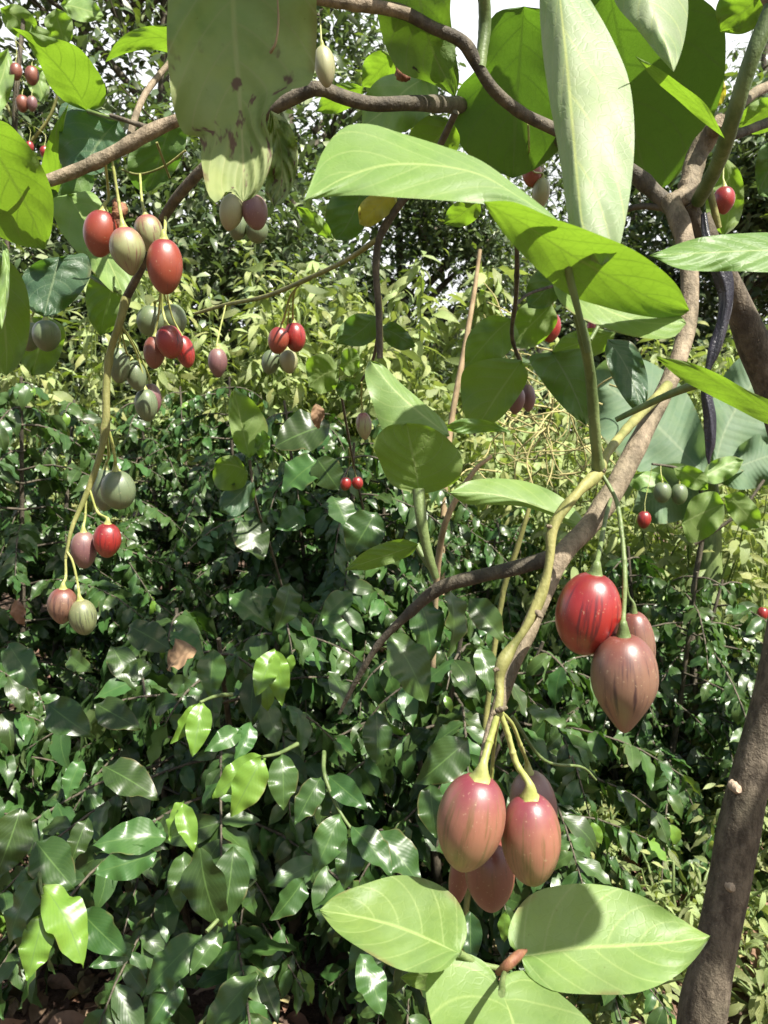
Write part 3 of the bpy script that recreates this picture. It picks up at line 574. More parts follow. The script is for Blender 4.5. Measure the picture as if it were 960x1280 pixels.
for a in ((.35, .95, 2.05), (-.2, .9, 2.2), (.8, .7, 2.4), (1.1, 1.1, 2.5)):
    st = P(970, 0, .74); md = st * .5 + np.array(a) * .5 + np.array([.1, 0, .15])
    build(tube([P(970, 0, .74), md, np.array(a)], [.011, .009, .005], sides=8), 'branch', M['branch'], tree)

# ------------------------------------------------------------------ fruits
def fruit(cx, cy, w, h, d, mat, label, stalk=None, point=.25, lean=0.0, cal=1.0, smat='calyx', depress=None, egg=.06, ns=40, nr=30):
    c = P(cx, cy, d); vd = unit(CAM - c)
    if lean == 0 and stalk:
        sx, sy = stalk[0][0] - cx, cy - stalk[0][1]
        lean = max(-13, min(13, math.degrees(math.atan2(sx, max(sy, 1))) * .8))
    el = abs(math.asin(vd[2])); ap = w * math.sin(el)
    H = math.sqrt(max(h * h - ap * ap, (h * .75) ** 2)) / max(math.cos(el), .5) / F * d * .5; Rr = w / F * d * .5
    ax = unit(np.array([math.sin(R(lean)), 0, math.cos(R(lean))])); ux = unit(np.cross([0, 1, 0], ax)); uy = np.cross(ax, ux)
    t = np.linspace(0, 1, nr); a = np.pi * t
    z = np.cos(a); r = np.sin(a) ** .92 * (1 + egg * np.cos(a))
    lowz = np.clip(-z, 0, 1)
    r = r * (1 - point * .55 * lowz ** 2.2); z = z - point * .22 * lowz ** 5
    z = z - .06 * np.exp(-(r / .22) ** 2) * (z > 0)
    zs = (z.max() - z.min()) / 2; z = (z - (z.max() + z.min()) / 2) / zs
    th = np.linspace(0, 2 * np.pi, ns, endpoint=False); rn = random.random()
    rr = r[:, None] * (1 + .014 * np.sin(3 * th + rn * 6) + .008 * np.sin(5 * th + rn * 11))
    v = c + Rr * rr[..., None] * (ux * np.cos(th)[None, :, None] + uy * np.sin(th)[None, :, None]) + (H * z)[:, None, None] * ax
    at = np.stack(np.broadcast_arrays(((th / (2 * np.pi) + rn) % 1)[None], t[:, None], np.full((1, 1), rn)), -1)
    o = build(Geo().add(v, grid_faces(nr, ns, True)[:, ::-1], at), 'tamarillo_fruit', mat, origin=c)
    tag(o, label, 'fruit', 'tamarillo fruits hanging on the branches')
    top = c + ax * H * .93
    if stalk is None: stalk = [(cx + random.uniform(-4, 4), cy - h * .5 - 22, d + .015)]
    path = [top - ax * .05 * H, top + ax * .09 * H, top + ax * .34 * H] + [P(*s) for s in stalk]
    q = Rr * cal
    rads = [q * .40, q * .27, q * .135] + list(np.linspace(q * .10, q * .085, len(stalk)))
    full = catmull(np.hstack([np.array(path), np.array(rads)[:, None]]), 14 * len(path))
    k = int(np.argmin(np.linalg.norm(full[:, :3] - path[2], axis=1)))
    lob = lambda tt, ss: 1 + .24 * np.cos(5 * tt) * np.exp(-(ss / .3) ** 2)
    build(tube(full[:k + 1, :3], full[:k + 1, 3], n=14, sides=15, lobes=lob, jit=.03), 'calyx', M[smat], o)
    build(tube(full[k - 1:, :3], full[k - 1:, 3], n=max(10, len(full) - k), sides=9, jit=.08, bumps=[(.45, .25)]), 'fruit_stalk', M[smat], o)
    return o

Fr = fruit
Fr(588, 1030, 84, 116, .56, F_ROSE, 'rose fruit, left and foremost of the glossy cluster just above the big bottom leaves', [(614, 920, .565), (623, 888, .57)], .22, cal=1.1)
Fr(664, 1051, 74, 108, .57, F_ROSE, 'rose fruit with olive streaks, right of the glossy cluster above the bottom leaves', [(646, 955, .575), (634, 915, .573), (624, 888, .57)], .15, -3, cal=1.1)
Fr(612, 1094, 62, 88, .62, F_DULL, 'dull red fruit hanging lowest between the two rose fruits', [(612, 1000, .62), (618, 930, .6), (624, 890, .575)], .25, -4, cal=.8)
Fr(668, 1012, 58, 90, .635, F_PURP, 'purplish fruit half hidden behind the olive-streaked rose fruit', [(650, 930, .60), (640, 905, .585), (625, 888, .572)], .2, cal=.85)
Fr(574, 1098, 26, 64, .68, F_DULL, 'dark sliver of fruit behind the foremost rose fruit, beside the bottom-left leaf', [(590, 1000, .66), (612, 925, .61)], .2)
Fr(735, 768, 80, 102, .585, F_RED, 'largest bright scarlet fruit with dark streaks, hanging beside the drooping branch', [(746, 705, .60), (752, 675, .63), (757, 648, .66), (764, 622, .70)], .12, cal=.85, smat='green_stem', egg=-.02)
Fr(780, 856, 82, 122, .57, F_BROWN, 'brown striped fruit with a sharp pointed tip, below the scarlet fruit', [(779, 775, .575), (781, 720, .585), (777, 665, .60), (770, 625, .61), (752, 592, .62)], .75, -3, cal=.8, smat='green_stem')
Fr(796, 812, 46, 92, .635, F_BROWN, 'rusty fruit mostly hidden behind the pointed brown fruit', [(786, 745, .63), (780, 690, .62), (772, 640, .615)], .2, smat='green_stem', cal=.7)
# upper left cluster
Fr(126, 293, 42, 56, .93, F_ORANGE, 'orange-red fruit at the left of the four-fruit cluster under the brown branch', [(135, 250, .93), (132, 205, .90)], .2)
Fr(160, 315, 43, 58, .90, F_STRIPE, 'cream and green striped fruit with pointed tip among red ones at upper left', [(150, 262, .91), (140, 200, .90)], .7)
Fr(187, 293, 36, 46, .95, F_STRIPE, 'small pink striped fruit behind the pointed striped fruit', [(178, 255, .95), (175, 218, .98)], .2)
Fr(206, 334, 44, 66, .90, F_ORANGE, 'long orange-red fruit hanging lowest in the cluster below the brown branch', [(206, 290, .93), (207, 268, .95)], .12)
# below
Fr(189, 402, 36, 38, 1.10, F_GREEN, 'round grey-green fruit behind the stalk above three red fruits', [(200, 372, 1.06), (200, 300, .98)], .1)
Fr(217, 400, 32, 38, 1.12, F_GREEN, 'small grey-green fruit above the reddest of three fruits at left', [(206, 372, 1.08), (204, 300, .98)], .1)
Fr(212, 428, 33, 41, 1.02, F_RED, 'scarlet fruit in front of a three-fruit cluster under the grey-green pair', [(203, 385, 1.02), (202, 340, 1.0), (200, 285, .96)], .1)
Fr(231, 440, 24, 40, 1.05, F_RED, 'narrow scarlet fruit at the right of the three-fruit cluster', [(215, 395, 1.04), (205, 345, 1.01)], .1)
Fr(193, 441, 27, 40, 1.05, F_DULL, 'dull brown-red fruit at the left of the three-fruit cluster', [(198, 395, 1.04), (202, 345, 1.01)], .15)
Fr(149, 457, 26, 44, 1.08, F_GREEN, 'pale green fruit touching the hanging yellowish branch at left', [(150, 425, 1.06), (150, 400, 1.03)], .1)
Fr(170, 470, 25, 38, 1.10, F_GREEN, 'small green fruit right of the one touching the yellowish branch', [(158, 440, 1.06), (150, 405, 1.03)], .15)
Fr(183, 507, 28, 40, 1.12, F_GREEN, 'pale green fruit in front of a purplish one, middle left', [(180, 475, 1.1), (170, 440, 1.08), (152, 408, 1.03)], .2)
Fr(190, 499, 24, 38, 1.17, F_PURP, 'purplish fruit behind a pale green one, middle left', [(186, 470, 1.12), (172, 438, 1.09), (152, 406, 1.03)], .2)
Fr(148, 613, 42, 48, 1.06, F_GREEN, 'largest round green fruit, in front on the hanging branch at left', [(144, 575, 1.05), (138, 545, 1.04), (132, 530, 1.03)], .05, egg=0)
Fr(132, 613, 32, 52, 1.11, F_GREEN, 'green fruit partly behind the largest round green fruit', [(136, 570, 1.07), (132, 532, 1.03)], .1)
Fr(134, 676, 34, 43, 1.02, F_RED, 'scarlet fruit of a pair low on the hanging branch at left', [(122, 640, 1.03), (112, 612, 1.03)], .2, 4)
Fr(105, 688, 32, 46, 1.03, F_PURP, 'dusky red-purple fruit left of the scarlet one on the hanging branch', [(106, 650, 1.03), (108, 618, 1.03)], .2)
Fr(78, 758, 36, 45, 1.00, F_BROWN, 'rusty red fruit at the bottom of the hanging branch at left', [(82, 722, 1.01), (82, 698, 1.01)], .4)
Fr(104, 772, 34, 44, 1.00, F_GSTRIPE, 'green fruit with dark stripes, lowest on the hanging branch at left', [(98, 735, 1.01), (90, 700, 1.01), (84, 690, 1.01)], .1)
Fr(36, 421, 30, 36, 1.15, F_GREEN, 'shaded green fruit at the left, second from the photo edge', [(40, 395, 1.15), (50, 370, 1.12)], .1)
Fr(58, 420, 34, 38, 1.12, F_GREEN, 'shaded dark green fruit below the bluish dark leaf at left', [(58, 390, 1.12), (66, 350, 1.1)], .1)
Fr(272, 454, 24, 36, 1.5, F_PURP, 'greenish purple fruit hanging alone between two red clusters', [(272, 425, 1.52), (282, 382, 1.64)], .35)
Fr(348, 426, 26, 33, 1.52, F_ORANGE, 'orange-red fruit of a red pair above two green ones', [(355, 398, 1.5), (362, 372, 1.45), (380, 350, 1.35)], .1)
Fr(369, 422, 27, 36, 1.54, F_RED, 'scarlet fruit of a red pair above two green ones', [(366, 395, 1.5), (368, 365, 1.43), (382, 350, 1.34)], .1)
Fr(338, 453, 23, 30, 1.6, F_GREEN, 'small green fruit under the orange-red one of the pair', [(346, 425, 1.6), (358, 385, 1.5)], .1)
Fr(361, 452, 23, 30, 1.59, F_CREAM, 'pale grey-green fruit under the scarlet one of the pair', [(358, 425, 1.58), (362, 380, 1.5)], .2)
Fr(289, 266, 30, 44, .93, F_CREAM, 'cream-green fruit under the tip of the blotched leaf', [(296, 240, .92), (300, 190, .89)], .3)
Fr(319, 266, 32, 42, .93, F_PURP, 'purplish fruit under the right edge of the blotched leaf', [(314, 240, .92), (305, 180, .89)], .2)
Fr(321, 289, 28, 30, .99, F_GREEN, 'dull green fruit behind and below the purplish one under the blotched leaf', [(316, 260, .95), (308, 200, .9)], .1)
Fr(297, 284, 24, 32, .99, F_GREEN, 'dull green fruit below the cream-green one under the blotched leaf', [(300, 250, .95), (300, 190, .9)], .1)
Fr(406, 84, 26, 46, .80, F_CREAM, 'cream-pink fruit between the blotched leaf and the dark branch', [(402, 58, .81), (400, 20, .82)], .25)
Fr(688, 410, 26, 36, 1.6, F_RED, 'scarlet fruit hanging left of the upright green stem', [(690, 385, 1.58), (696, 360, 1.4), (702, 354, 1.26)], .15)
Fr(740, 411, 15, 20, 1.7, F_RED, 'tiny red fruit peeping out beside the upright green stem', [(742, 398, 1.7), (735, 370, 1.5)], .15)
Fr(645, 501, 22, 34, 1.38, F_PURP, 'purple-brown fruit, left of a hanging pair at the centre right', [(653, 482, 1.38), (654, 472, 1.37)], .3, 4)
Fr(660, 498, 19, 34, 1.41, F_PURP, 'purple-brown fruit, right of a hanging pair at the centre right', [(656, 480, 1.39), (654, 472, 1.37)], .3, -4)
Fr(905, 251, 26, 33, 1.5, F_RED, 'red fruit against a bright leaf and the sky at upper right', [(904, 225, 1.5), (905, 195, 1.5), (900, 165, 1.05)], .4)
Fr(665, 219, 24, 30, 1.3, F_ORANGE, 'orange fruit peeking out below the dark round leaf', [(662, 195, 1.25), (660, 150, .95)], .15, -8)
Fr(676, 242, 22, 36, 1.3, F_CREAM, 'cream fruit with streaks below the dark round leaf', [(668, 215, 1.27), (660, 155, .95)], .3, 5)
Fr(455, 533, 20, 34, 1.35, F_STRIPE, 'pinkish green fruit against dark coffee leaves behind the pale central leaf', [(452, 505, 1.3), (452, 478, 1.16)], .4)

# ------------------------------------------------------------------ coffee bushes
COF = [proto_leaf(.46, 11, 2, drop=d, fold=f, wave=w * 1.5, tip=.95, pw=.82, seed=k, twist=t) for k, (d, f, w, t) in enumerate([(.25, .25, .022, 0), (.5, .15, .03, .3), (.75, .3, .026, -.3), (.4, -.1, .034, .2), (.9, .2, .022, .1), (.3, .35, .03, -.5)])]
COF_HI = [proto_leaf(.46, 26, 4, drop=d, fold=f, wave=w * 1.7, tip=.95, pw=.82, seed=20 + k, twist=t) for k, (d, f, w, t) in enumerate([(.3, .25, .022, 0), (.5, .15, .028, .3), (.45, .3, .024, -.3), (.35, -.1, .03, .2)])]

def in_view_keep(p): return True

def coffee_bush(x, y, h, r, label, leaf=.11, seed=1, stems=3, dens=1.0, young=.06, lowest=.08):
    lr = np.random.default_rng(seed)
    o = tag(empty('coffee_bush', (x, y, 0)), label, 'bush', 'glossy coffee bushes')
    sg = Geo(); pos, dr, nm, ln, rd = [], [], [], [], []
    for s in range(stems):
        a = s / stems * 6.28 + lr.uniform(0, 1); off = np.array([math.cos(a), math.sin(a), 0]) * r * .12
        hs = h * lr.uniform(.85, 1.0)
        topp = np.array([x, y, hs]) + off * lr.uniform(2, 3.2)
        b0 = np.array([x, y, -.03]) + off
        tube([b0, (b0 + topp) / 2 + np.array([lr.normal(0, .03), lr.normal(0, .03), 0]), topp], [.014, .010, .005], g=sg, sides=7, n=14)
        nl = int(hs / .062)
        for k in range(nl):
            fz = (k + lr.uniform(.2, .8)) / nl
            if fz < lowest: continue
            bp = b0 + (topp - b0) * fz
            prof = (1 - fz ** 2.2) ** .6 * (.55 + .45 * min(1, fz / .35))
            az0 = k * 1.57 + lr.normal(0, .35) + s
            for side in (0, 1):
                az = az0 + side * math.pi + lr.normal(0, .15)
                L = max(r * prof * lr.uniform(.75, 1.15), .12)
                hd = np.array([math.cos(az), math.sin(az), 0])
                nn = max(3, int(L / .028 * dens))
                tt = np.linspace(0, 1, 8)
                rise = lr.uniform(.05, .35); sag = lr.uniform(.35, .75)
                c = bp + hd * (L * tt)[:, None] * .95 + np.array([0, 0, 1]) * (L * (rise * tt - sag * tt ** 2.2))[:, None]
                c[:, 2] = np.maximum(c[:, 2], .05)
                tube(c[[0, 2, 5, 7]], [.0042, .0034, .0026, .0014], g=sg, sides=5, n=8)
                s0 = np.linspace(.2, 1, nn)
                for q, tq in enumerate(s0):
                    p = np.array([np.interp(tq, tt, c[:, m]) for m in range(3)])
                    tg = unit(np.array([np.interp(min(1, tq + .1), tt, c[:, m]) - np.interp(max(0, tq - .1), tt, c[:, m]) for m in range(3)]))
                    sd = unit(np.cross(tg, [0, 0, 1]))
                    last = q == nn - 1
                    for sg_ in (-1, 1):
                        an = R(lr.uniform(25, 95) if not last else lr.uniform(5, 45))
                        dv = tg * math.cos(an) + sd * sg_ * math.sin(an) + np.array([0, 0, -lr.uniform(-.1, 1.1)])
                        n = np.array([0, 0, 1.0]) + hd * .45 + lr.normal(0, .42, 3)
                        if lr.random() < .08: continue
                        pos.append(p + tg * lr.uniform(-.016, .016)); dr.append(dv); nm.append(n)
                        yl = last and lr.random() < young * 5
                        ln.append(leaf * lr.uniform(.55, 1.3) * (1 - .35 * max(0, tq - .8) / .2))
                        rd.append(.95 if yl else lr.random() * .84)
    build(sg, 'stems', M['dark_branch'], o)
    pos = np.array(pos)
    build(scatter(COF, pos, np.array(dr), np.array(nm), np.array(ln), np.array(rd)), 'foliage', M['coffee'], o)
    return o

b_front = coffee_bush(-.42, 1.95, 1.00, .70, 'nearest glossy coffee bush, filling the bottom left above bare soil', .096, 1, 4, lowest=.3)
b_mid = coffee_bush(.20, 1.95, .98, .62, 'coffee bush in the bottom middle, behind the cluster of rose fruits', .092, 2, 3)
coffee_bush(.95, 2.75, .98, .72, 'coffee bush at lower right, left of the brown trunk', .074, 3, 4, 1.25)
coffee_bush(-1.35, 2.75, 1.62, .85, 'tall coffee bush at the left edge behind the hanging fruit branch', .074, 4, 4, 1.25)
coffee_bush(-.15, 3.0, 1.52, .78, 'dark shaded coffee bush in the centre behind the pale leaf', .088, 5, 4, 1.1)
coffee_bush(-.95, 4.1, 1.66, .85, 'farthest coffee bush, in sun between the left and the central one', .078, 6, 4, 1.2)
coffee_bush(.55, 3.9, 1.05, .7, 'coffee bush far back, behind the leafless bending branch', .075, 7, 3)
coffee_bush(1.55, 2.2, .55, .5, 'low coffee bush at bottom right, to the right of the brown trunk', .075, 8, 3)
coffee_bush(-1.25, 1.9, .95, .55, 'coffee bush cut by the photo edge at the lower left', .10, 9, 3, lowest=.45)

# individually visible leaves at the front (base px, tip px, distance, young?, width)
def cleaf(bx, by, tx, ty, d, bush, young=0, wd=1.0, face=None, roll=0.0, name='leaf', var=0):
    lr = np.random.default_rng(int(bx * 3 + ty * 5))
    a = P(bx, by, d + .02); b = P(tx, ty, d - .03)
    X = b - a; L = np.linalg.norm(X) * 1.06
    n = HALF + lr.normal(0, .28, 3) if face is None else np.array(face, float)
    v, f, at = COF_HI[var if var else lr.integers(0, len(COF_HI))]
    v = v * np.array([1, wd * 1.12, 1])
    g = scatter([(v, f, at)], [a - 0], [X], [n], [L], [.95 if young else lr.random() * .8])
    o = build(g, name, M['coffee'], bush)
    if young: o['label'] = 'bright yellow-green young coffee leaf'
    return o

CL = [(332, 945, 265, 994, 1.22, 1, .9), (328, 946, 291, 1019, 1.20, 1, 1.0), (352, 943, 358, 1006, 1.22, 0, 1.1), (253, 877, 243, 940, 1.3, 1, .9), (247, 880, 222, 926, 1.32, 1, .8), (314, 903, 300, 946, 1.32, 0, 1),
      (302, 913, 262, 930, 1.3, 0, 1.0), (230, 1000, 203, 1040, 1.22, 1, .8), (228, 1004, 238, 1058, 1.2, 1, .8), (402, 970, 369, 1023, 1.2, 0, 1.0), (410, 970, 453, 1006, 1.2, 0, .9), (410, 984, 398, 1026, 1.22, 0, .9),
      (425, 1018, 396, 1086, 1.17, 0, 1.05), (440, 1033, 492, 1082, 1.16, 0, 1.0), (442, 1044, 435, 1108, 1.16, 0, 1.1), (250, 1060, 258, 1168, 1.13, 0, 1.1), (230, 1065, 226, 1136, 1.16, 0, 1), (292, 1058, 283, 1155, 1.15, 0, 1.0),
      (196, 1066, 121, 1094, 1.18, 0, 1), (130, 958, 190, 986, 1.25, 0, 1), (102, 950, 80, 990, 1.28, 0, 1), (208, 1047, 124, 1040, 1.2, 0, 1), (110, 1022, 88, 1072, 1.2, 0, 1), (45, 1052, 84, 1104, 1.15, 0, 1.25), (26, 1010, -2, 1100, 1.15, 0, 1.2),
      (46, 1095, -8, 1182, 1.1, 0, 1.1), (54, 1108, 120, 1182, 1.1, 1, .9), (57, 1138, 31, 1223, 1.08, 1, 1.0), (100, 1138, 147, 1192, 1.12, 0, 1), (40, 1108, 16, 1212, 1.13, 0, .7), (168, 1183, 120, 1206, 1.12, 0, .9),
      (252, 1168, 172, 1238, 1.08, 0, 1), (276, 1165, 241, 1211, 1.08, 0, 1), (224, 1218, 188, 1285, 1.07, 0, 1.1), (380, 1098, 349, 1150, 1.14, 0, 1.1), (322, 1218, 242, 1292, 1.06, 0, .8), (326, 1220, 346, 1266, 1.07, 0, .8), (312, 1105, 307, 1138, 1.2, 0, 1),
      (450, 1192, 484, 1262, 1.08, 0, 1), (585, 925, 527, 976, 1.25, 0, 1.15), (537, 980, 543, 1042, 1.22, 0, 1.1), (470, 1040, 528, 1096, 1.18, 0, 1.1), (658, 885, 709, 893, 1.2, 0, .95), (588, 1140, 586, 1198, 1.15, 0, 1), (470, 890, 476, 951, 1.3, 0, 1.1),
      (487, 793, 546, 866, 1.28, 0, 1.1), (520, 742, 556, 816, 1.35, 0, 1.05), (562, 738, 583, 812, 1.36, 0, 1), (588, 748, 628, 796, 1.4, 0, 1), (600, 808, 616, 858, 1.38, 0, 1), (362, 730, 355, 783, 1.5, 0, 1.2), (329, 732, 325, 758, 1.52, 0, 1.1), (288, 743, 336, 774, 1.5, 0, 1),
      (160, 782, 206, 802, 1.42, 0, 1.1), (268, 812, 258, 866, 1.4, 0, 1.15), (344, 812, 320, 864, 1.36, 1, .95), (346, 814, 352, 876, 1.36, 1, .8), (10, 805, 42, 850, 1.38, 0, 1), (140, 808, 168, 852, 1.4, 0, 1), (85, 815, 100, 838, 1.4, 0, 1),
      (190, 830, 150, 845, 1.4, 0, 1), (60, 880, 100, 915, 1.36, 0, 1.2), (120, 880, 165, 905, 1.36, 0, 1), (215, 790, 250, 815, 1.42, 0, 1), (405, 770, 440, 800, 1.42, 0, 1), (440, 740, 400, 770, 1.45, 0, 1), (410, 840, 450, 880, 1.36, 0, 1)]
for k, (bx, by, tx, ty, d, yg, wd) in enumerate(CL):
    cleaf(bx, by, tx, ty, d, b_front if tx < 300 else b_mid, yg, wd)
def ctwig(pts, bush, w=3.0):
    q = [P(x, y, d + .015) for x, y, d in pts]
    build(tube(q, np.linspace(w, w * .6, len(q)) / F * pts[0][2], sides=6), 'shoot_stem', M['green_stem'], bush)
ctwig([(372, 930, 1.27), (348, 942, 1.23), (328, 946, 1.2)], b_mid); ctwig([(290, 868, 1.36), (270, 870, 1.33), (250, 878, 1.3)], b_front)
ctwig([(405, 940, 1.25), (406, 970, 1.2), (425, 1015, 1.18), (442, 1040, 1.16)], b_mid);
ctwig([(48, 1080, 1.16), (50, 1105, 1.1), (57, 1138, 1.09)], b_front); ctwig([(258, 1165, 1.1), (300, 1120, 1.16), (320, 1100, 1.2)], b_front)
ctwig([(322, 1216, 1.07), (280, 1250, 1.06), (240, 1292, 1.05)], b_front, 3.5); ctwig([(640, 895, 1.2), (680, 950, 1.24), (730, 960, 1.3), (745, 975, 1.32)], b_mid, 2.5)
# dead leaves caught in the bushes
def dead(bx, by, tx, ty, d, label, wd=1.3):
    a = P(bx, by, d + .01); b = P(tx, ty, d); v, f, at = proto_leaf(.5, 12, 3, drop=.8, fold=.4, wave=.07, seed=int(bx), twist=.6)
    o = build(scatter([(v * np.array([1, wd, 1]), f, at)], [a], [b - a], [HALF], [np.linalg.norm(b - a) * 1.1], [.4 + .5 * random.random()]), 'dead_leaf', M['litter'], origin=a)
    tag(o, label, 'dead leaf', 'dead leaves caught in the bushes')
dead(245, 812, 190, 830, 1.36, 'pinkish brown dead leaf lying on the front coffee bush')
dead(20, 750, 28, 785, 1.4, 'small yellowish dead leaf hanging at the left below the lowest fruits', .9)
dead(395, 505, 402, 535, 1.6, 'curled brown dead leaf hanging above the dark central coffee leaves', 1.0)
# shaded tamarillo-like leaves over the central bush
for s in ((400, 575, 350, 602, 1.85), (396, 573, 419, 606, 1.83), (412, 530, 344, 548, 1.9), (380, 640, 350, 655, 1.9), (415, 620, 440, 655, 1.88), (300, 650, 330, 690, 1.8), (470, 640, 440, 690, 1.7)):
    cleaf(*s, b_mid, 0, 1.5)

# ------------------------------------------------------------------ weed shrubs in the sun
WEED = [proto_leaf(.28, 7, 1, drop=d, fold=f, wave=.02, tip=1.0, pw=.75, seed=40 + k, twist=t) for k, (d, f, t) in enumerate([(.4, .2, 0), (.8, .1, .3), (1.2, .3, -.3), (.6, -.1, .5)])]
def weed(x, y, h, r, label, seed, leaf=.15, nst=16, step=.036, young=.3):
    lr = np.random.default_rng(seed)
    o = tag(empty('leafy_shrub', (x, y, 0)), label, 'shrub', 'sunlit weedy shrubs')
    sg = Geo(); pos, dr, nm, ln, rd = [], [], [], [], []
    for s in range(int(nst * 1.8)):
        az = lr.uniform(0, 6.28); rr = r * math.sqrt(lr.random()); hd = np.array([math.cos(az), math.sin(az), 0])
        hs = h * lr.uniform(.6, 1.03)
        tt = np.linspace(0, 1, 9)
        c = np.array([x, y, -.02]) + hd * (rr * tt ** .8)[:, None] + np.array([0, 0, 1]) * (hs * (tt * 1.18 - .18 * tt ** 3))[:, None] + np.cumsum(lr.normal(0, .012, (9, 3)), 0)
        tube(c[[0, 3, 6, 8]], [.007, .005, .004, .002], g=sg, sides=5, n=10)
        L = hs
        for q in np.arange(.3, 1.0, step / L):
            p = np.array([np.interp(q, tt, c[:, m]) for m in range(3)])
            for w in range(2):
                a = lr.uniform(0, 6.28); dv = np.array([math.cos(a), math.sin(a), lr.uniform(-.5, .5)])
                tl = lr.random() < .45
                pp = p + unit(dv) * (lr.uniform(.03, .16) if tl else 0.0)
                pos.append(pp); dr.append(dv + np.array([0, 0, -.25])); nm.append(np.array([0, 0, 1]) + lr.normal(0, .6, 3))
                ln.append(leaf * lr.uniform(.35, 1.15)); rd.append(.95 if lr.random() < young * .4 else lr.random() * .84)
    build(sg, 'stems', M['green_stem'], o)
    build(scatter(WEED, np.array(pos), np.array(dr), np.array(nm), np.array(ln), np.array(rd)), 'foliage', M['weed'], o)
    return o
weed(-.95, 5.3, 2.55, .8, 'tall yellow-green shrub behind the upper left fruit clusters', 51, .16, 18)
weed(-.35, 5.0, 2.35, .65, 'yellow-green shrub with long leaves behind the lone red pair', 52, .17, 16)
weed(.15, 5.2, 2.35, .6, 'yellow-green shrub with drooping long leaves left of the dry pale stalk', 53, .20, 15)
weed(-1.9, 5.0, 2.3, .7, 'yellow-green shrub at the far left behind the tall coffee bush', 54, .15, 14)
weed(.62, 5.4, 1.75, .6, 'low yellow-green shrub right of the dry pale stalk, below the sky gap', 55, .14, 14)
weed(1.0, 4.6, 1.50, .55, 'pale shrub above the red fruit in the middle right', 56, .13, 15)
weed(.95, 3.7, 1.12, .5, 'pale green shrub around the small red fruit at middle right', 57, .12, 15)
weed(1.35, 3.5, 1.12, .5, 'pale green shrub under the two round green fruits at right', 58, .13, 15)
weed(1.8, 3.6, 1.15, .55, 'pale green shrub cut by the right edge of the photo above the trunk', 59, .12, 15)
weed(1.5, 2.95, .85, .4, 'low leafy shrub directly left of the trunk bend at right', 60, .11, 12)
weed(.75, 5.9, 1.3, .7, 'distant pale shrub seen between trunk and leaves', 61, .14, 14)
weed(.55, 4.5, 1.32, .5, 'pale shrub behind the straw-coloured vines', 63, .14, 15)
weed(1.25, 5.1, 1.45, .6, 'pale shrub directly below the banana leaves', 64, .14, 15)
for k_, (x_, y_, h_, lb) in enumerate(((.86, 2.05, .28, 'low ground weed just left of the trunk foot'), (1.15, 2.35, .34, 'low ground weed to the right of the trunk, in litter'), (.72, 2.45, .26, 'low ground weed behind the bottom right leaf tip'), (1.35, 2.7, .4, 'ground weed at the right edge beyond the trunk'), (.5, 1.75, .3, 'low weed below the bottom right leaf'), (.98, 1.8, .24, 'low weed at the bottom right corner beside the trunk'), (1.05, 2.75, .3, 'low ground weed between the trunk and the lower right coffee bush'))):
    weed(x_, y_, h_, .26, lb, 100 + k_, .075, 14, .02)
weed(1.15, 4.2, 1.30, .55, 'pale shrub directly below and left of the two round green fruits', 67, .13, 18)
weed(2.2, 4.4, 1.5, .6, 'pale shrub cut by the right edge below the banana plant', 68, .13, 18)
weed(3.0, 6.4, 2.2, .9, 'shrub at the right edge between trunk and pines', 65, .15, 16)
weed(1.9, 6.2, 2.0, .8, 'shrub behind the upper leaves of the banana plant', 66, .15, 16)
weed(2.6, 5.4, 1.9, .8, 'large-leaved shrub behind the banana plant at right', 62, .16, 15)

# ------------------------------------------------------------------ young tamarillo shoots further back
def shoot(name, label, base, stems, leaves, cat='young tree', group=None):
    o = tag(empty(name, base), label, cat, group)
    for s in stems: branch(s[0], s[1], sides=8, parent=o, name='stem')
    for l in leaves:
        k = dict(l[-1]); tleaf(*l[:-1], parent=o, **k)
    return o
pb = P(318, 620, 1.75); pb[2] = 0
shoot('tamarillo_sapling', 'young tamarillo sapling with three yellow-green leaves among dark coffee leaves', pb,
      [([(360, 760, 2.1, 3), (340, 690, 1.95, 3), (318, 620, 1.74, 3.5), (312, 575, 1.72, 4)], 'dark_branch')],
      [('tam', (312, 573), (292, 486), [(305, 545), (298, 512)], [(296, 560), (287, 530), (286, 500)], [(325, 560), (335, 535), (315, 500)], 1.70, dict(gy=.02, upper=False)),
       ('tam', (310, 590), (268, 580), [(295, 582), (280, 580)], [(295, 570), (275, 572)], [(305, 608), (275, 612), (266, 598)], 1.68, dict(gy=.07, upper=False)),
       ('tam', (318, 560), (338, 548), [(326, 557), (332, 552)], [(320, 545), (330, 538)], [(325, 572), (336, 565)], 1.69, dict(gy=.03)),
       ('tam_dark', (318, 600), (275, 640), [(305, 612), (288, 628)], [(290, 605), (275, 622)], [(318, 622), (295, 645)], 1.72, dict(gy=-.03))])
pb = P(430, 480, 1.7); pb[2] = 0
shoot('tamarillo_sapling', 'young tamarillo sapling with two bright leaves right of the lone red pair', pb,
      [([(470, 700, 2.2, 3), (446, 600, 1.95, 3), (426, 490, 1.68, 3.5), (422, 465, 1.66, 3)], 'dark_branch')],
      [('tam', (424, 462), (386, 484), [(410, 466), (396, 474)], [(410, 443), (384, 450)], [(420, 484), (398, 492)], 1.64, dict(gy=.05, upper=False)),
       ('tam', (424, 458), (450, 448), [(432, 455), (442, 451)], [(430, 438), (444, 436)], [(436, 470), (448, 462)], 1.64, dict(gy=.06, upper=False)),
       ('tam_dark', (424, 475), (440, 500), [(430, 482), (436, 491)], [(420, 488), (430, 500)], [(438, 478), (445, 490)], 1.66, dict(gy=.03, upper=False))])
pb = P(850, 690, 2.75); pb[2] = 0
